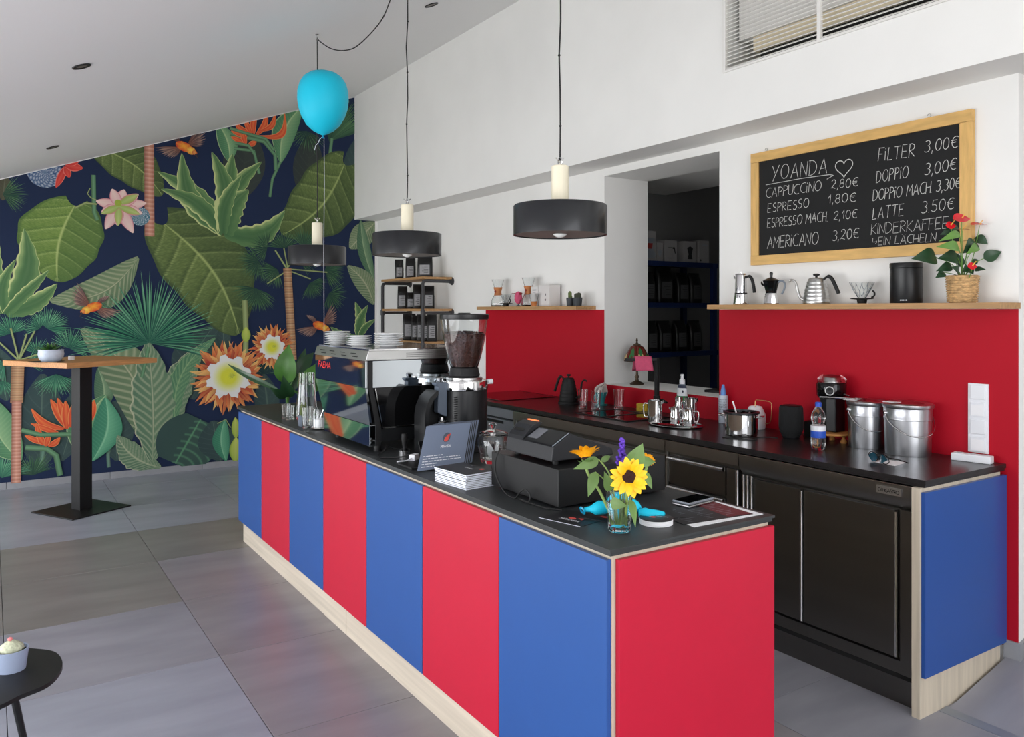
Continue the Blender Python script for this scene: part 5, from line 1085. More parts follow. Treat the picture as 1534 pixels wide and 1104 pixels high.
# ================================================================ things on the wall-side worktop
def kettle(locv, label, m, hm, r, h, faceang, waves=False, base=False):
    t = thing('gooseneck_kettle', label, 'kettle', locv, faceang)
    b0 = .018 if base else 0
    prof = [(0, b0), (r*.98, b0), (r, b0+.006)]
    n = 18
    for k in range(n+1):
        u = k/n; rr = r*(1-.38*u**1.5)+(.0022*math.sin(u*2*PI*6) if waves else 0); prof.append((rr, b0+.008+(h*.80-.008)*u))
    prof += [(r*.50, b0+h*.845), (0, b0+h*.86)]
    obj('body', G().lathe(prof, 44), m, t, smooth=60)
    obj('lid_knob', G().lathe([(.006, b0+h*.855), (.006, b0+h*.90), (.016, b0+h*.925), (.017, b0+h*.96), (.010, b0+h*.985), (0, b0+h*.985)], 20), hm, t)
    obj('spout', G().tube(smooth_pts([(-r*.85, 0, b0+h*.14), (-r*1.30, 0, b0+h*.20), (-r*1.55, 0, b0+h*.45), (-r*1.72, 0, b0+h*.72), (-r*2.05, 0, b0+h*.80), (-r*2.30, 0, b0+h*.76)], 5), [.0085]*6+[.007]*8+[.0055]*12, 10), m, t, smooth=60)
    obj('handle', G().tube(smooth_pts([(r*.62, 0, b0+h*.80), (r*.95, 0, b0+h*.88), (r*1.25, 0, b0+h*.80), (r*1.60, 0, b0+h*.50), (r*1.78, 0, b0+h*.33)], 5), [.006]*5+[.0095]*16, 10), hm, t, smooth=60)
    if base: obj('power_base', G().lathe([(0, 0), (r*1.12, 0), (r*1.14, .006), (r*1.1, .017), (0, .017)], 36), 'black_matte', t)
    return t
kettle((3.40, 4.47, Z0), 'matt black gooseneck kettle on its power base at the far end of the wall counter', 'black_matte', 'black_matte', .065, .195, PI/2+.35, True, True)
FA = math.radians(-57)  # along the wall, facing the room
def tumb2(locv, label, r=.034, h=.125): tumbler(locv, r*.82, r, h, label, 10, 'tumblers on the wall counter')
tumb2((3.335, 4.225, Z0), 'tall faceted tumbler right beside the black kettle, first of the pair')
tumb2((3.372, 4.135, Z0), 'tall faceted tumbler in front of the teal filter holder, second of the pair')
tumb2((3.505, 4.055, Z0), 'tall faceted tumbler standing alone near the yellow sponge', .036, .13)
tl = thing('coffee_dripper', 'teal ceramic coffee dripper with crumpled pale filter paper by the tumblers', 'dripper', (3.545, 4.29, Z0))
obj('saucer', G().lathe([(0, 0), (.046, 0), (.048, .005), (.03, .009), (0, .009)], 32), 'teal', tl)
obj('cone', G().lathe([(.026, .009), (.024, .02), (.044, .092), (.040, .092), (.020, .024), (0, .022)], 32), 'teal', tl)
obj('handle', G().tube([(.040*math.cos(a)*.45-.048, 0, .055+.022*math.sin(a)) for a in [1.2+k*.4 for k in range(10)]], .004, 8), 'teal', tl)
g = G(); rnd = random.Random(12)
for k in range(7):
    a = rnd.uniform(-.3, 1.8); g.leaf((.012*math.cos(k), .012*math.sin(k), .04), (.07*math.cos(a)*rnd.uniform(.3, 1), -.06*math.sin(a)*rnd.random()+.01, .13+rnd.uniform(0, .03)), .07, 6, 5, .5, .2)
obj('filter_paper', g, 'tissue', tl, smooth=0)
spn = obj('sponge', G().box((0, 0, .024), (.03, .075, .048)), 'sponge', bev=.004, loc=(3.56, 3.885, Z0)); spn.rotation_euler = (0, 0, .35)
tag(spn, 'yellow kitchen sponge standing behind the sink beside the black tap', 'sponge')
# sink bowl sunk into the top: dark composite rim, basin and tap
snk = thing('sink', 'black composite sink with recessed bowl in the wall-side worktop', 'sink', (3.29, 3.79, Z0))
obj('basin', G().bx(-.155, .165, -.24, .24, .0005, .0035), 'black_gloss', snk)
g = G()
for a in ((-.165, -.152, -.25, .25), (.162, .175, -.25, .25)): g.bx(a[0], a[1], a[2], a[3], 0, .006)
for a in ((-.152, .162, -.25, -.237), (-.152, .162, .237, .25)): g.bx(a[0], a[1], a[2], a[3], 0, .006)
g.bx(-.152, .162, -.02, .0, 0, .006)
obj('rim', g, 'black_matte', snk, bev=.002)
tp_ = thing('tap', 'black kitchen tap with an angular pillar spout, a pink cloth over it', 'tap', (3.500, 3.690, Z0+.0005))
obj('base', G().lathe([(0, 0), (.027, 0), (.027, .012), (.022, .018), (.022, .12), (0, .12)], 24), 'black_matte', tp_)
obj('pillar', G().box((0, 0, .21), (.022, .026, .29)), 'black_matte', tp_, bev=.003)
obj('spout', G().box((-.085, .05, .345), (.20, .026, .018), rz=-.53), 'black_matte', tp_, bev=.003)
obj('lever', G().tube([(.0, -.02, .09), (.0, -.05, .092), (0, -.09, .085)], [.012, .014, .006], 10), 'black_matte', tp_)
ct = thing('dish_cloth', 'pink dish cloth draped over the spout of the black tap', 'cloth', (3.424, 3.737, Z0+.3635))
g = G(); vs = []; fs = []; nA = 14; nB = 6
for i in range(nA+1):
    u = -1+2*i/nA
    for j in range(nB+1):
        v = j/nB-.5; s_ = abs(u)
        off = .018*min(1, s_*5)*(1 if u > 0 else -1)+.034*u*s_+.004*math.sin(v*9+u*4)*s_; z = .004-max(0, s_-.12)*(.105 if u > 0 else .095)
        d = Vector((-.87, .5, 0)); nrm = Vector((.5, .87, 0))
        p = d*(v*.105)+nrm*off*1.2; vs.append((p.x, p.y, z))
for i in range(nA):
    for j in range(nB): a = i*(nB+1)+j; fs.append((a, a+1, a+nB+2, a+nB+1))
g.add(vs, fs); o = obj('fabric', g, 'cloth_pink', ct, smooth=80); m_ = o.modifiers.new('s', 'SOLIDIFY'); m_.thickness = .003
# milk jugs on a tray
ty = obj('tray', G().lathe([(0, 0), (.145, 0), (.162, .008), (.160, .0095), (.144, .003), (0, .003)], 48), 'chrome', loc=(3.27, 3.30, Z0)); ty.scale = (.80, 1.12, 1)
tag(ty, 'oval polished tray under the steel milk jugs beside the sink', 'tray')
def jug(locv, r, h, label, ang=0, straight=False):
    t = thing('milk_jug', label, 'jug', locv, ang, 'steel milk jugs on the tray')
    pr = [(0, 0), (r*.95, 0), (r, .006), (r*1.0, h*.45), (r*(.98 if straight else .80), h*.78), (r*(1.0 if straight else .84), h), (r*(.97 if straight else .80), h), (r*(.95 if straight else .77), h*.78), (r*.95, h*.45), (r*.93, .008), (0, .008)]
    obj('body', G().lathe(pr, 36), 'chrome', t, smooth=60)
    obj('handle', G().tube(smooth_pts([(r*.85, 0, h*.82), (r*1.45, 0, h*.84), (r*1.6, 0, h*.6), (r*1.45, 0, h*.25), (r*.98, 0, h*.22)], 4), .0045, 8), 'chrome', t, smooth=60)
    obj('spout', G().leaf((-r*.70, 0, h*.80), (-r*1.18, 0, h*1.04), r*.8, 4, 4, -.6, .05), 'chrome', t, smooth=80)
    return t
jug((3.215, 3.405, Z0+.011), .042, .125, 'widest steel milk jug, straight-sided, leftmost on the tray next to the tap', 2.2, True)
jug((3.27, 3.300, Z0+.011), .029, .092, 'short steel milk jug in the middle of the tray', -.6)
jug((3.345, 3.345, Z0+.011), .027, .142, 'narrow tall steel milk jug standing behind the short one', .4)
jug((3.36, 3.265, Z0+.011), .034, .142, 'broad tall steel milk jug at the back of the tray before the soap bottle', 2.0, True)
jug((3.275, 3.195, Z0+.011), .033, .095, 'short round steel milk jug at the right front edge of the tray', -.9)
# washing-up liquid
ws = thing('soap_bottle', 'transparent washing-up liquid bottle with green and white label before the hatch', 'bottle', (3.575, 3.545, Z0), .2)
obj('body', G().lathe([(0, 0), (.033, 0), (.036, .01), (.036, .13), (.034, .165), (.024, .195), (.014, .205), (0, .205)], 28), 'soap_bottle', ws).scale = (.72, 1, 1)
obj('cap', G().lathe([(.017, .203), (.017, .228), (.010, .234), (.009, .25), (.011, .252), (.010, .262), (0, .263)], 20), 'white_plastic', ws)
def patch(z0, z1, r, a0, a1, n=10):
    g = G(); vs = []; fs = []
    for i in range(n+1):
        a = a0+(a1-a0)*i/n
        vs += [(r*math.cos(a)*.72, r*math.sin(a), z0), (r*math.cos(a)*.72, r*math.sin(a), z1)]
    for i in range(n): fs.append((2*i, 2*i+2, 2*i+3, 2*i+1))
    return g.add(vs, fs)
obj('label', patch(.128, .178, .0362, PI*.68, PI*1.50), 'soap_label', ws)
obj('label_band', patch(.09, .130, .0374, PI*.68, PI*1.50), 'soap_green', ws)
obj('label_arch', patch(.178, .196, .0320, PI*.78, PI*1.4), 'soap_navy', ws)
obj('frog_emblem', G().sph((-.0225, -.018, .158), (.004, .006, .008), 10, 8), 'soap_navy', ws)
# spray bottle
sb = thing('spray_bottle', 'white spray bottle with light blue cap and fine print by the hatch edge', 'bottle', (3.585, 3.225, Z0))
obj('body', G().lathe([(0, 0), (.026, 0), (.027, .005), (.027, .150), (.024, .160), (0, .160)], 28), 'spray_white', sb)
obj('cap', G().lathe([(.0155, .160), (.0145, .185), (.009, .212), (.007, .222), (0, .223)], 20), 'spray_blue', sb)
g = G(); rnd = random.Random(9)
for r_ in range(14):
    a = PI*.78
    while a < PI*1.5:
        l_ = rnd.uniform(.08, .3); z = .05+r_*.0065
        g.add([(.0274*math.cos(q), .0274*math.sin(q), zz) for q, zz in ((a, z), (a+l_, z), (a+l_, z+.0025), (a, z+.0025))], [(0, 1, 2, 3)]); a += l_+.07
o_ = obj('print_lines', g, 'soap_navy', sb); o_['kind'] = 'stuff'
# stainless pot
po = thing('saucepan', 'small stainless steel pot with dark rim and a spoon standing in it', 'pot', (3.30, 2.845, Z0))
obj('body', G().lathe([(0, 0), (.078, 0), (.084, .008), (.084, .118), (.089, .124), (.087, .126), (.081, .118), (.080, .01), (0, .008)], 48), 'chrome', po)
obj('rim', G().lathe([(.0835, .112), (.0935, .117), (.0935, .126), (.080, .127), (.079, .120)], 48, closed=True), 'black_satin', po)
for s_ in (-1, 1): obj('handle', G().tube([(s_*.084, -.025, .100), (s_*.112, -.022, .104), (s_*.116, 0, .106), (s_*.112, .022, .104), (s_*.084, .025, .100)], .004, 8).xf(Matrix.Rotation(-1.1, 4, 'Z')), 'chrome', po)
spx = thing('spoon', 'pale pink-handled spoon leaning out of the stainless pot', 'spoon', (3.31, 2.86, Z0+.02))
obj('handle', G().tube([(0, 0, 0), (.0, .03, .10), (-.002, .05, .152)], [.004, .004, .0045], 8), 'paper_white', spx)
# watering can
wcn = thing('watering_can', 'small pale grey watering can with a thin gold loop handle', 'watering can', (3.555, 2.965, Z0), 0)
obj('body', G().lathe([(0, 0), (.050, 0), (.054, .01), (.056, .075), (.034, .122), (.028, .124), (.026, .118), (0, .117)], 40), 'white_plastic', wcn)
obj('handle', G().tube(smooth_pts([(.0, .002, .118), (.002, .0, .155), (.012, -.02, .158), (.03, -.075, .152), (.028, -.088, .12), (.024, -.082, .045), (.02, -.05, .03)], 4), .0022, 7), 'gold_wire', wcn)
# smart speaker and its lead
spk = thing('loudspeaker', 'dark grey fabric cylinder loudspeaker on the worktop before the red wall', 'speaker', (3.445, 2.645, Z0))
obj('body', G().lathe([(0, .012), (.045, .012), (.052, .025), (.061, .05), (.061, .10), (.059, .155), (.054, .166), (0, .168)], 40), 'speaker', spk)
obj('foot', G().lathe([(0, 0), (.040, 0), (.044, .006), (.044, .013), (0, .013)], 32), 'black_satin', spk)
obj('top_disc', G().lathe([(0, .1682), (.046, .1682), (.044, .1695), (0, .1695)], 32), 'black_satin', spk)
lead = obj('cable', G().tube(smooth_pts([(0, 0, .006), (-.03, .055, .005), (-.08, .07, .004), (-.13, .03, .004), (-.17, .06, .004), (-.185, .13, .004), (-.21, .18, .004)]), .003, 6), 'cable', loc=(3.36, 2.66, Z0-.001))
tag(lead, 'thin black cable curling on the worktop between pot and loudspeaker', 'cable')
bxk = obj('adapter_box', G().box((0, 0, .04), (.06, .09, .08)), 'black_matte', bev=.006, loc=(3.575, 2.600, Z0)); bxk.rotation_euler = (0, 0, .1)
tag(bxk, 'black adapter box behind the loudspeaker against the red wall', 'box')
# water bottle
wb = thing('water_bottle', 'half-full clear plastic water bottle with blue cap and blue label', 'bottle', (3.262, 2.352, Z0))
obj('bottle_body', G().lathe([(0, .004), (.022, 0), (.031, .006), (.033, .03), (.0335, .10), (.031, .112), (.026, .122), (.031, .137), (.033, .150), (.028, .175), (.015, .197), (.012, .202), (.012, .207), (0, .207)], 28), 'glass', wb, smooth=60)
obj('label', G().lathe([(.0338, .058), (.0340, .060), (.0340, .088), (.0338, .090)], 28), 'cap_blue', wb)
obj('label_print', G().lathe([(.0338, .090), (.0341, .092), (.0341, .112), (.0338, .114)], 28), 'white_plastic', wb)
obj('cap', G().lathe([(.0145, .203), (.0148, .220), (.012, .224), (0, .224)], 24), 'cap_blue', wb)
# second grinder on wooden stand
ws2 = thing('round_stand', 'round wooden stand on three turned feet between bottle and buckets', 'stand', (3.515, 2.455, Z0))
obj('disc', G().lathe([(0, .040), (.092, .040), (.094, .045), (.092, .050), (0, .050)], 44), 'wood_stand', ws2)
for k in range(3): a = .6+k*2.09; obj('foot', G().lathe([(0, 0), (.014, 0), (.016, .008), (.007, .026), (.012, .040), (0, .040)], 16, (.062*math.cos(a), .062*math.sin(a), 0)), 'wood_stand', ws2)
g2 = thing('coffee_grinder', 'black home coffee grinder with smoked clear lid on the round wooden stand', 'coffee grinder', (3.535, 2.47, Z0+.051))
obj('column', G().prism([(-.035, -.045), (.045, -.045), (.05, 0), (.045, .045), (-.035, .045), (-.045, 0)], 0, .17), 'black_satin', g2, bev=.006)
obj('head', G().lathe([(0, .165), (.060, .165), (.070, .18), (.072, .235), (.066, .245), (0, .245)], 36, (-.005, 0, 0)), 'black_gloss', g2)
obj('dial', G().lathe([(0, 0), (.022, 0), (.024, .006), (.020, .014), (.008, .015), (0, .012)], 24).xf(Matrix.Translation((-.065, -.035, .208)) @ Matrix.Rotation(math.radians(28), 4, 'Z') @ Matrix.Rotation(-PI/2, 4, 'Y')), 'black_satin', g2)
obj('dial_ring', G().lathe([(.018, .0145), (.022, .0145), (.022, .0165), (.018, .0165)], 24, closed=True).xf(Matrix.Translation((-.065, -.035, .208)) @ Matrix.Rotation(math.radians(28), 4, 'Z') @ Matrix.Rotation(-PI/2, 4, 'Y')), 'brushed', g2)
obj('clear_lid', G().lathe([(.070, .246), (.068, .262), (.050, .280), (.0, .285)], 32), 'glass', g2, smooth=60)
obj('lid_knob', G().lathe([(0, .246), (.03, .246), (.034, .262), (0, .27)], 20), 'brushed', g2)
obj('side_pin', G().tube([(.02, -.066, .185), (.02, -.085, .18)], .004, 8), 'chrome', g2)
# tin buckets
def bucket(locv, r, h, label, hand, lidm=True):
    t = thing('tin_bucket', label, 'bucket', locv, 0, 'tin buckets on the wall counter')
    obj('body', G().lathe([(0, 0), (r*.93, 0), (r*.94, .006), (r*.975, h*.68), (r*1.0, h*.69), (r*1.0, h*.705), (r*.98, h*.72), (r*1.0, h*.90), (r*1.0, h*.92), (0, h*.92)], 56), 'tin', t)
    obj('lid', G().lathe([(r*1.02, h*.90), (r*1.06, h*.93), (r*1.06, h*.975), (r*.98, h), (r*.92, h*.985), (0, h*.98)], 56), 'tin', t)
    obj('lid_sticker', G().lathe([(0, h*.986), (r*.66, h*.986), (r*.66, h*.990), (0, h*.990)], 36), 'lid_red', t, 'dark red patterned sticker')
    if lidm: obj('paper_tag', G().box((-.045, .05, h*1.0), (.05, .06, .002)), 'paper_white', t)
    for s_ in (-1, 1):
        a = hand+PI/2*(1-s_)
        obj('ear', G().lathe([(0, 0), (.011, 0), (.011, .006), (.005, .012), (0, .012)], 16, axis='x').xf(Matrix.Rotation(a, 4, 'Z') @ Matrix.Translation((r*.985, 0, h*.80))), 'chrome', t)
    a = hand; c_, s_ = math.cos(a), math.sin(a); R_ = r*1.08
    pts = []
    for k in range(13):
        q = PI*k/12; u = R_*math.cos(q); dn = -math.sin(q)**.8*h*.42; out = math.sin(q)*R_
        pts.append((u*c_+out*math.sin(a), u*s_-out*math.cos(a), h*.80+dn))
    obj('handle', G().tube(pts, .0022, 7), 'chrome', t)
    return t
bucket((3.520, 2.270, Z0), .087, .225, 'tin paint bucket with hanging wire handle, next to the wooden stand', -.55)
bucket((3.510, 2.060, Z0), .102, .235, 'larger tin paint bucket with wire handle, nearest to the light switch', -.55)
hd = thing('portafilter', 'chrome-handled scoop lying against the first tin bucket at lid height', 'scoop', (3.428, 2.385, Z0+.185), 0)
hd.location = (3.50, 2.275, Z0+.2255)
obj('handle', G().tube([(-.02, .03, .004), (-.05, .12, .002), (-.075, .185, .0)], [.004, .0065, .008], 10), 'chrome', hd)
obj('scoop', G().lathe([(0, 0), (.022, 0), (.028, .012), (.026, .012), (.0, .003)], 20, (-.01, .005, 0)), 'chrome', hd)
# sunglasses on a napkin
nk = obj('napkin', G().prism([(-.05, -.06), (.06, -.045), (.05, .05), (-.04, .045)], 0, .0015), 'paper_white', bev=0, loc=(3.235, 1.985, Z0)); tag(nk, 'small white napkin under the blue sunglasses', 'napkin')
sgl = thing('sunglasses', 'sunglasses with blue-green mirrored lenses lying on a white napkin', 'glasses', (3.19, 2.0, Z0+.0018), math.radians(-20))
for s_ in (-1, 1):
    obj('lens', G().leaf((-.002, s_*.006, .020), (-.006, s_*.062, .022), .040, 8, 6, .12, .06, .6, up=(-1, 0, .15)), 'tints', sgl, smooth=80)
    obj('frame', G().tube([(-.002-.003*math.sin(k/3.), s_*(.034+.030*math.cos(k*2*PI/16)), .021+.020*math.sin(k*2*PI/16)) for k in range(16)], .0018, 6, loop=True), 'black_gloss', sgl)
    obj('temple', G().tube([(0, s_*.064, .030), (.05, s_*.062, .020), (.10, s_*.054, .004)], .0022, 6), 'black_gloss', sgl)
obj('bridge', G().tube([(-.002, -.006, .024), (-.004, 0, .027), (-.002, .006, .024)], .002, 6), 'black_gloss', sgl)
pstr = thing('power_strip', 'white multi-socket power strip on the worktop below the light switch', 'power strip', (3.595, 1.815, Z0), 0)
obj('housing', G().box((0, 0, .016), (.048, .155, .032)), 'white_plastic', pstr, bev=.004)
for k in range(3): obj('socket', G().lathe([(.015, .032), (.016, .0335), (.013, .0335), (.012, .030), (0, .030)], 24, (0, -.048+.048*k, 0)), 'paper_white', pstr)
pstr.location = (3.560, 1.800, Z0); pstr.rotation_euler = (0, 0, .18)

# ================================================================ small lamp on the hatch sill
tf = thing('table_lamp', 'small stained-glass table lamp on the white hatch sill', 'lamp', (3.80, 4.205, 1.0535))
obj('base', G().lathe([(0, 0), (.052, 0), (.054, .008), (.040, .018), (.016, .03), (.011, .045), (.018, .06), (.010, .075), (.008, .11), (.015, .125), (.020, .137), (.010, .152), (.008, .175), (0, .175)], 28), 'bronze', tf, smooth=60)
for k in range(8):
    g = G(); vs = []; fs = []
    a0 = 2*PI*k/8+.02; a1 = 2*PI*(k+1)/8-.02
    pr = [(.028, .298), (.048, .286), (.068, .255), (.086, .215), (.097, .180)]
    for r_, z in pr:
        for j in range(4): a = a0+(a1-a0)*j/3; vs.append((r_*math.cos(a), r_*math.sin(a), z))
    for i in range(4):
        for j in range(3): b = i*4+j; fs.append((b, b+1, b+5, b+4))
    g.add(vs, fs); o = obj('glass_panel', g, 'lampshade_red', tf, smooth=60); m_ = o.modifiers.new('s', 'SOLIDIFY'); m_.thickness = .003
    g = G()
    for j in range(2): a = a0+(a1-a0)*(.3+.4*j); g.leaf((.0985*math.cos(a), .0985*math.sin(a), .178), (.078*math.cos(a), .078*math.sin(a), .242), .018, 4, 2, .1, .05, up=(math.cos(a), math.sin(a), .4))
    obj('amber_piece', g, 'shade_amber' if k % 2 else 'shade_green', tf)
    am = (a0+a1)/2
    if k in (4, 5): obj('green_piece', G().leaf((.088*math.cos(am), .088*math.sin(am), .215), (.058*math.cos(am), .058*math.sin(am), .282), .03, 5, 3, .1, .02, up=(math.cos(am), math.sin(am), .4)), 'shade_green', tf)
obj('rim', G().lathe([(.096, .174), (.100, .178), (.098, .184), (.094, .180)], 32, closed=True), 'bronze', tf)
obj('cap', G().lathe([(.03, .297), (.026, .306), (.010, .312), (.005, .322), (.009, .335), (.004, .350), (0, .352)], 20), 'bronze', tf)
tf.scale = (.92, .92, .92)
# dark objects on the sill, right side
so = thing('notebook', 'dark flat notebook lying on the hatch sill near the storeroom side', 'notebook', (3.90, 3.50, 1.0535), .3)
obj('cover', G().box((0, 0, .008), (.15, .20, .016)), 'black_matte', so, bev=.002)

# ================================================================ long shelf, right of the hatch
sx = 3.535
def moka_tall():
    t = thing('moka_pot', 'tall polished steel moka pot with black handle, leftmost on the long shelf', 'moka pot', (sx, 3.050, SZ), -PI/2+.2)
    obj('boiler', G().lathe([(0, 0), (.042, 0), (.043, .004), (.036, .060), (.033, .062), (0, .062)], 36), 'chrome', t)
    obj('seam', G().lathe([(.034, .061), (.0345, .064), (.034, .067)], 36), 'black_matte', t)
    obj('jug', G().lathe([(0, .066), (.033, .066), (.031, .165), (.030, .168), (0, .170)], 36), 'chrome', t)
    obj('spout', G().leaf((-.026, 0, .14), (-.045, 0, .172), .022, 4, 3, -.6, .05), 'chrome', t)
    obj('lid', G().lathe([(.033, .168), (.030, .174), (.006, .177), (.006, .186), (0, .187)], 30), 'chrome', t)
    obj('handle', G().tube(smooth_pts([(.028, 0, .152), (.052, 0, .158), (.068, 0, .140), (.078, 0, .10), (.083, 0, .066)], 4), [.007]*4+[.009]*13, 10), 'black_matte', t, smooth=60)
moka_tall()
t = thing('moka_pot', 'squat moka pot with black top and clear handle, second on the long shelf', 'moka pot', (sx, 2.842, SZ), -PI/2+.2)
obj('boiler', G().lathe([(0, 0), (.038, 0), (.040, .006), (.035, .04), (.030, .060), (0, .060)], 12), 'chrome', t, smooth=20)
obj('jug', G().lathe([(0, .060), (.030, .060), (.031, .072), (.043, .118), (.046, .128), (0, .134)], 8), 'black_gloss', t, smooth=20)
obj('spout', G().leaf((-.036, 0, .10), (-.058, 0, .128), .03, 4, 3, -.6, .05), 'black_gloss', t)
obj('lid', G().lathe([(.045, .129), (.020, .142), (.007, .146), (.007, .152), (.0095, .168), (.006, .176), (0, .176)], 16), 'black_satin', t)
obj('handle', G().tube(smooth_pts([(.036, 0, .118), (.062, 0, .126), (.078, 0, .110), (.074, 0, .08), (.060, 0, .055)], 4), .0055, 8), 'soap_bottle', t, smooth=60)
kettle((sx, 2.560, SZ), 'brushed steel gooseneck kettle with black handle in the middle of the long shelf', 'brushed', 'black_matte', .066, .158, -PI/2+.15, True)
def dripper(locv, label, r=.058, h=.10, rz_=0, holdr=.5):
    t = thing('coffee_dripper', label, 'dripper', locv, rz_)
    obj('glass_cone', G().lathe([(r*.30, .026), (r, h), (r*.965, h), (r*.24, .026)], 30, closed=True), 'glass', t, smooth=25)
    g = G()
    for k in range(12):
        a = 2*PI*k/12; g.tube([(r*.34*math.cos(a), r*.34*math.sin(a), .032), (r*.66*math.cos(a+.3), r*.66*math.sin(a+.3), .062), (r*.95*math.cos(a+.6), r*.95*math.sin(a+.6), h*.97)], .0012, 4)
    o_ = obj('spiral_ribs', g, 'soap_bottle', t); o_['kind'] = 'stuff'
    obj('collar', G().lathe([(0, 0), (.020, 0), (.024, .020), (.052, .023), (.052, .027), (.018, .028), (0, .028)], 30), 'black_matte', t)
    obj('handle', G().tube([(-.050-.016*math.sin(q), 0, .026+.016-.016*math.cos(q)+.004) for q in [k*.35 for k in range(9)]], .0042, 8), 'black_matte', t)
    return t
dripper((sx, 2.305, SZ), 'clear glass coffee dripper with black collar between kettle and canister', .058, .104, PI/2)
cn = thing('canister', 'tall matt black canister on the long shelf between dripper and basket plant', 'canister', (sx, 2.083, SZ))
obj('body', G().lathe([(0, 0), (.066, 0), (.068, .003), (.068, .160), (0, .160)], 48), 'black_satin', cn)
obj('lid', G().lathe([(.0665, .161), (.0695, .163), (.0695, .182), (.0675, .186), (0, .186)], 48), 'black_satin', cn)
g = G()
for k in range(5): a = PI*1.06+k*.09; g.box((.0682*math.cos(a), .0682*math.sin(a), .014), (.0012, .0036, .005), rz=a)
obj('small_lettering', g, 'ink_white', cn)
# anthurium
an = thing('anthurium', 'red-flowered anthurium in a woven straw basket at the end of the long shelf', 'plant', (sx, 1.829, SZ))
obj('basket', G().lathe([(0, 0), (.050, 0), (.055, .006), (.063, .118), (.058, .120), (.054, .10), (0, .10)], 48), 'wicker', an)
g = G()
for k in range(11):
    z = .008+k*.0105; r_ = .0555+.008*z/.118
    g.tube([(r_*math.cos(a*2*PI/36)*(1+.012*(-1)**(a+k)), r_*math.sin(a*2*PI/36)*(1+.012*(-1)**(a+k)), z) for a in range(36)], .0042, 5, loop=True)
o_ = obj('weave', g, 'wicker', an); o_['kind'] = 'stuff'
obj('soil', G().lathe([(0, .098), (.054, .099), (.054, .105), (0, .108)], 24), 'soil', an)
AL = an.location
for b, t_, w_, c in ANTH:
    b = Vector(b)-AL; t_ = Vector(t_)-AL
    obj('leaf', G().leaf(b, t_, w_*1.12, 12, 6, .22, .10, .62, up=(-.54, -.84, .25)), 'leaf_light' if c else 'leaf_dark', an, smooth=80)
    obj('stalk', G().tube(smooth_pts([(b.x*.08, b.y*.12, .10), (b.x*.35, b.y*.35, .10+(b.z-.10)*.65), tuple(b)], 4), .0016, 5), 'leaf_light', an)
for (x, y, z, wd, op) in SPATHE:
    c_ = Vector((x, y, z))-AL; side = Vector((.84, -.55, 0)); dp = Vector((-.55, -.84, 0))
    f_ = obj('spathe', G().leaf(c_+side*(-wd*.5), c_+side*(wd*.5), wd*.85, 12, 8, .10, .05, .75, up=(-.54*op, -.84*op, 1-op*.75)), 'spathe_red', an, smooth=80)
    obj('spadix', G().tube([tuple(c_+Vector((0, 0, .002))), tuple(c_+Vector((.006, -.012, .022)))], [.0028, .0015], 7), 'spadix', f_)
    obj('flower_stalk', G().tube(smooth_pts([(c_.x*.1, c_.y*.1, .10), (c_.x*.7, c_.y*.6, c_.z*.6), tuple(c_-Vector((0, 0, .002)))], 4), .0017, 5), 'leaf_light', an)

# ================================================================ short shelf, left of the hatch
def carafe(y, label, r=.058, h=.225):
    t = thing('coffee_carafe', label, 'carafe', (sx, y, SZ), 0, 'hourglass carafes on the short shelf')
    obj('glass_body', G().lathe([(0, 0), (r*.92, 0), (r, .012), (r*.97, .05), (r*.42, .112), (r*.40, .128), (r*.58, .165), (r*.92, h), (r*.88, h), (r*.54, .165), (r*.36, .128), (r*.38, .112), (r*.93, .05), (r*.94, .012), (0, .006)], 36), 'glass', t, smooth=60)
    obj('wooden_collar', G().lathe([(r*.56, .092), (r*.52, .110), (r*.47, .120), (r*.52, .132), (r*.66, .160), (r*.61, .160), (r*.44, .128), (r*.44, .112), (r*.52, .092)], 30, closed=True), 'copper_wood', t)
    obj('tie', G().sph((-r*.55, -.006, .126), (.006, .010, .010), 10, 8).tube([(-r*.55, -.006, .12), (-r*.6, -.012, .10), (-r*.62, -.013, .068)], .0016, 5), 'print_red', t)
carafe(5.615, 'hourglass glass coffee carafe with wooden collar, leftmost on the short shelf')
carafe(5.165, 'hourglass glass coffee carafe with wooden collar, beside the white cartons')
dripper((sx-.01, 5.475, SZ), 'small clear dripper with black collar on the short shelf between the carafes', .046, .100, PI/2)
fb = thing('wrapped_sweets', 'crumpled red-and-white foil bag standing between the two glass carafes', 'bag', (sx+.01, 5.325, SZ))
g = G(); rnd = random.Random(6)
g.sph((0, 0, .07), (.026, .040, .052), 14, 10); g.v = [(x+rnd.uniform(-.004, .004), y+rnd.uniform(-.004, .004), z) for x, y, z in g.v]; 
obj('foil', g, 'cloth_pink', fb, smooth=0)
obj('stand', G().lathe([(0, 0), (.02, 0), (.022, .006), (.005, .012), (.005, .03), (0, .03)], 16), 'pot_grey', fb)
obj('ribbon', G().leaf((0, .03, .09), (-.01, .085, .105), .03, 4, 3, .4, .1).leaf((0, -.03, .085), (-.01, -.06, .11), .03, 4, 3, .4, .1), 'print_red', fb)
tumbler((sx-.062, 5.002, SZ), .018, .040, .098, 'flared glass cup with a copper foot before the white cartons', 0)
cf = G().lathe([(0, 0), (.021, 0), (.019, .010), (.025, .036), (0, .036)], 24)
cfo = obj('cup_stand', cf, 'copper_wood', loc=(sx-.035, 5.002, SZ)); 
bpy.data.objects.remove(cfo)
obj('copper_foot', G().lathe([(.0225, .001), (.0195, .010), (.0285, .036), (.0275, .036), (.0185, .010), (.0215, .001)], 24, closed=True), 'copper_wood', [o for o in COL.objects if o.name.startswith('drinking_glass')][-1])
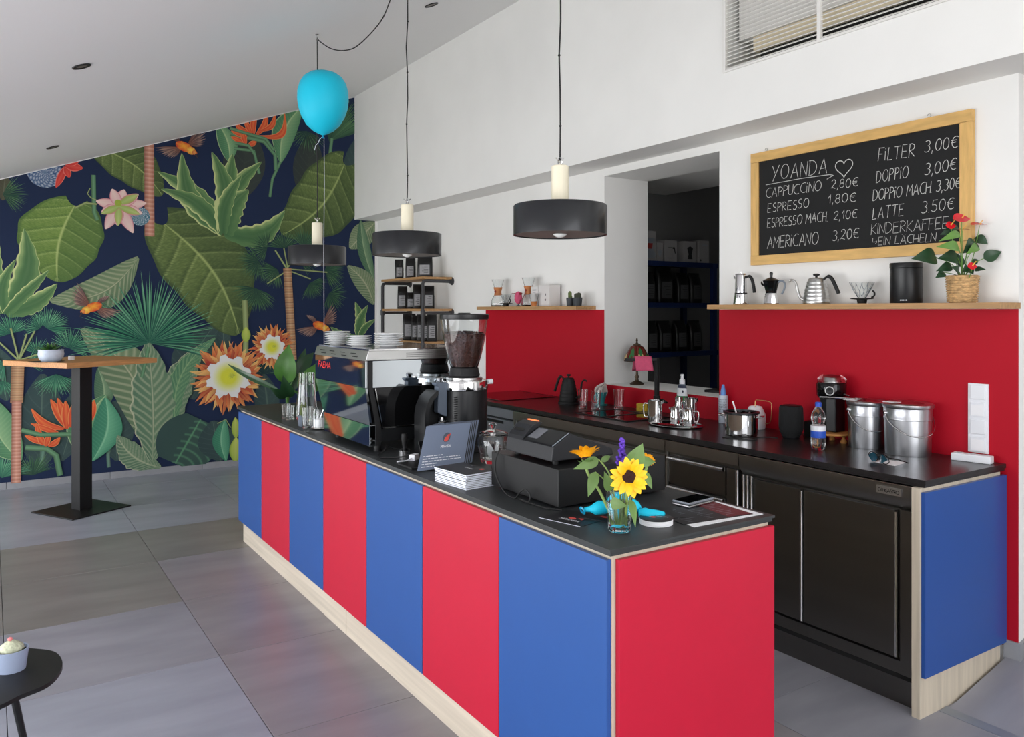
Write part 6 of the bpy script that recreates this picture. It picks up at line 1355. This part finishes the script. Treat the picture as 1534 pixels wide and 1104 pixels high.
def carton(locv, d, label, draw, rz_=0, grp='printed white cartons', cm='carton'):
    t = thing('carton', label, 'box', locv, rz_, grp)
    obj('box', G().bx(-d[0]/2, d[0]/2, -d[1]/2, d[1]/2, 0, d[2]), cm, t, bev=.001)
    obj('lid_flap', G().bx(-d[0]/2+.002, d[0]/2-.002, -d[1]/2+.002, d[1]/2-.002, d[2], d[2]+.0015), cm, t)
    for m_, geo in draw:
        if geo.v: obj('print', geo, m_, t)
    return t
def sil(pts, x): return G().add([(x, a, b) for a, b in pts], [tuple(range(len(pts)))])
carton((3.56, 5.055, SZ), (.09, .10, .152), 'white carton with grey print behind the flared glass cup', [('galv', G().box((-.0455, .0, .125), (.0005, .05, .008)).box((-.0455, .0, .108), (.0005, .03, .005)))])
carton((3.562, 4.925, SZ), (.10, .145, .160), 'wider white carton with two small black marks, nearest the cacti', [('print_black', G().box((-.0505, -.02, .088), (.0005, .010, .016)).box((-.0505, -.018, .048), (.0005, .014, .016)))])
t = potted('cactus_pot', 'tall thin cactus with a small offshoot in a dark pot on the short shelf', (3.53, 4.62, SZ), .030, .060, 'pot_dark', 0, 'cactus pots on the short shelf')
cactus(t, (0, .004, .048), .014, .062, 'cactus_green', 8); cactus(t, (-.004, -.016, .048), .008, .030, 'cactus_green', 7)
t = potted('cactus_pot', 'two round dark cacti in a grey pot at the right of the short shelf', (3.53, 4.535, SZ), .036, .060, 'pot_dark', 0, 'cactus pots on the short shelf')
cactus(t, (0, .014, .048), .016, .045, 'cactus_dark', 9); cactus(t, (0, -.014, .048), .019, .050, 'cactus_dark', 10)

# ================================================================ pipe shelf with coffee bags at the far end of the wall
PX, PYa, PYb = 3.32, 6.56, 7.47
px_ = thing('pipe_shelf', 'black pipe-frame wall shelf with oak boards full of dark coffee bags', 'shelf', (3.475, 7.0, 1.0))
lp = lambda g: loc(g, px_)
ZB = [1.862, 1.566, 1.262]
for i, z in enumerate(ZB): obj('shelf_board', lp(G().bx(PX-.01, XW-.002, PYa, PYb, z, z+.022)), 'oak_shelf', px_, bev=.001)
for y in (PYa+.01, PYb-.01):
    obj('pipe', lp(G().tube([(PX, y, 1.0), (PX, y, ZB[0]-.045), (PX+.008, y, ZB[0]-.024), (PX+.03, y, ZB[0]-.0165), (XW-.01, y, ZB[0]-.0165)], .0155, 14)), 'alu_dark', px_)
    for z in ZB: obj('flange', lp(G().lathe([(0, 0), (.036, 0), (.036, .008), (.021, .014), (.021, .03), (0, .03)], 20, axis='x').xf(Matrix.Translation((XW-.001, y, z-.0165)) @ Matrix.Rotation(PI, 4, 'Z'))), 'alu_dark', px_)
    for z in ZB[1:]:
        obj('cross_pipe', lp(G().tube([(PX+.01, y, z-.0165), (XW-.01, y, z-.0165)], .0135, 12)), 'alu_dark', px_)
        obj('pipe_joint', lp(G().lathe([(.020, z-.042), (.021, z-.038), (.021, z+.006), (.020, z+.010)], 18, (PX, y, 0))), 'alu_dark', px_)
obj('foot_flange', lp(G().lathe([(0, .93), (.036, .93), (.036, 1.0), (0, 1.0)], 16, (PX, PYa+.01, 0)).lathe([(0, .93), (.036, .93), (.036, 1.0), (0, 1.0)], 16, (PX, PYb-.01, 0))), 'alu_dark', px_)
for y in (PYa+.01, PYb-.01): obj('leg_pipe', lp(G().tube([(PX, y, 0), (PX, y, .95)], .0155, 12)), 'alu_dark', px_)
def bagmesh(w_, d_, h_, m, lab=True):
    g = G(); vs = []; fs = []
    sec = [(0, 1, 1), (.03, 1.03, 1.06), (.55, 1.02, 1.0), (.80, 1, .72), (.90, 1, .22), (1, 1.0, .14)]
    nv = 12
    for z, a, b in sec:
        for k in range(nv):
            th = 2*PI*(k+.5)/nv; c_, s_ = math.cos(th), math.sin(th)
            ex = lambda v: math.copysign(abs(v)**.35, v)
            vs.append((d_/2*b*ex(c_), w_/2*a*ex(s_), h_*z))
    for i in range(len(sec)-1):
        for k in range(nv): fs.append((i*nv+k, i*nv+(k+1) % nv, (i+1)*nv+(k+1) % nv, (i+1)*nv+k))
    fs.append(tuple(range(nv-1, -1, -1))); fs.append(tuple((len(sec)-1)*nv+k for k in range(nv)))
    return G().add(vs, fs)
def bag(locv, w_, d_, h_, label, grp, rz_=0, lab='bag_label'):
    t = thing('coffee_bag', label, 'coffee bag', locv, rz_, grp)
    obj('pouch', bagmesh(w_, d_, h_, 'bag_black'), 'bag_black', t, smooth=50)
    f_ = obj('label', G().box((-d_/2*1.03, 0, h_*.36), (.0015, w_*.66, h_*.46)), lab, t, 'grey printed label')
    f2 = obj('label', G().box((0, -w_/2*1.03, h_*.36), (d_*.62, .0015, h_*.46)), lab, t, 'grey printed label')
    g = G()
    for k in range(5): g.box((-d_/2*1.03-.0012, (-.1+.06*(k % 2))*w_, h_*(.52-.075*k)), (.0006, w_*(.42 if k % 2 else .3), h_*.016)).box(((.05-.1*(k % 2))*d_, -w_/2*1.03-.0012, h_*(.52-.075*k)), (d_*.4, .0006, h_*.016))
    obj('label_print', g, 'print_black', f_)['kind'] = 'stuff'
    return t
rows = [
 (ZB[0]+.023, [(7.33, .085, .20), (7.07, .095, .20), (6.76, .14, .20)], 'on the top board', ['leftmost', 'second from the left', 'rightmost']),
 (ZB[1]+.023, [(7.25, .095, .225), (7.06, .085, .16), (6.92, .085, .235), (6.68, .10, .215)], 'on the middle board', ['leftmost', 'small one second from left', 'third from the left, tallest', 'rightmost']),
 (ZB[2]+.023, [(7.10, .125, .255), (6.96, .085, .24), (6.84, .085, .25), (6.73, .085, .24), (6.62, .09, .25)], 'on the lowest board', ['leftmost', 'second from the left', 'third from the left', 'fourth from the left', 'rightmost'])]
for z, lst, where, names in rows:
    for (y, w_, h_), nm in zip(lst, names):
        bag((3.44, y, z), w_, .065, h_, 'black coffee bag, %s %s of the pipe shelf' % (nm, where), 'coffee bags on the pipe shelf', random.uniform(-.12, .12)+1.05)

# ================================================================ store room behind the hatch
SYf = 4.66
rk = thing('storage_rack', 'dark blue storage rack in the unlit storeroom behind the hatch', 'rack', (4.7, 4.85, 0))
lr = lambda g: loc(g, rk)
SH = [1.926, 1.594, 1.198, .80, .30]
for i, z in enumerate(SH):
    obj('beam', lr(G().bx(4.10, 5.12, SYf, SYf+.03, z, z+.040)), 'rack_blue', rk, 'blue front beam')
    obj('rack_board', lr(G().bx(4.10, 5.10, SYf+.03, 5.04, z+.018, z+.034)), 'rack_wood', rk)
for x in (4.10, 5.055): 
    for y in (SYf-.004, 5.0): obj('upright', lr(G().bx(x, x+.045, y, y+.035, 0, 1.964)), 'rack_blue', rk)
def cboxpx(x, w_, h_, label, pr, d_=.13):
    return carton((x, SYf+.12, SH[0]+.0405), (w_, d_, h_), label, pr, 0, 'coffee gear cartons in the storeroom', 'carton_shaded')
def fy2(pts, y=-.0655): return G().add([(a, y, b) for a, b in pts], [tuple(range(len(pts)))])
def crf(s): # hourglass carafe silhouette
    return [(-.045*s, .02*s), (.045*s, .02*s), (.055*s, .05*s), (.02*s, .105*s), (.045*s, .16*s), (-.045*s, .16*s), (-.02*s, .105*s), (-.055*s, .05*s)]
cboxpx(4.265, .09, .245, 'tall white carton at the far left of the storeroom rack, cut by the hatch edge', [('print_red', fy2([(.0+.012*math.cos(k), .12+.012*math.sin(k)) for k in range(6)]))])
cboxpx(4.395, .135, .240, 'tall white carton printed with an hourglass coffee maker', [('galv', fy2(crf(1.15))), ('print_red', fy2([(-.024, .098), (.024, .098), (.032, .142), (-.032, .142)], -.0660))])
cboxpx(4.505, .065, .150, 'low white carton with a small cone print beside the hourglass one', [('galv', fy2([(-.026, .09), (.026, .09), (.010, .04), (-.010, .04)]))])
cboxpx(4.625, .14, .175, 'white carton printed with a black-handled press, centre of the rack', [('print_black', fy2([(-.035, .03), (.015, .03), (.015, .12), (-.035, .12), (-.033, .117), (.012, .117), (.012, .033), (-.032, .033)]).add([(.02, -.066, .12), (.045, -.066, .12), (.055, -.066, .07), (.045, -.066, .07), (.035, -.066, .105), (.02, -.066, .108)], [(0, 1, 2, 3, 4, 5)]))])
cboxpx(4.845, .14, .175, 'white carton printed with a black moka pot', [('print_black', fy2([(-.028, .03), (.028, .03), (.018, .07), (.034, .12), (.004, .135), (-.004, .135), (-.034, .12), (-.018, .07)]))])
cboxpx(5.01, .12, .190, 'plain white carton at the right end of the storeroom rack', [('print_black', fy2([(-.04+.009*math.cos(k), .025+.009*math.sin(k)) for k in range(6)])), ('galv', fy2([(-.03, .15), (.04, .15), (.04, .158), (-.03, .158)]))])
for row, (z, xs) in enumerate(((SH[1], (4.26, 4.42, 4.60, 4.80, 4.95)), (SH[2], (4.28, 4.45, 4.60, 4.78, 4.95)))):
    for k, x in enumerate(xs):
        h_ = .25 if row or k != 2 else .29
        t = bag((x, SYf+.12, z+.041), .13 if (row or k != 2) else .17, .09, h_, 'dark coffee bag, %s storeroom rack shelf, %s' % ('second' if row == 0 else 'third', ['leftmost', 'second from the left', 'in the middle', 'second from the right', 'rightmost'][k]), 'coffee bags in the storeroom', PI/2, 'bag_label_shaded')
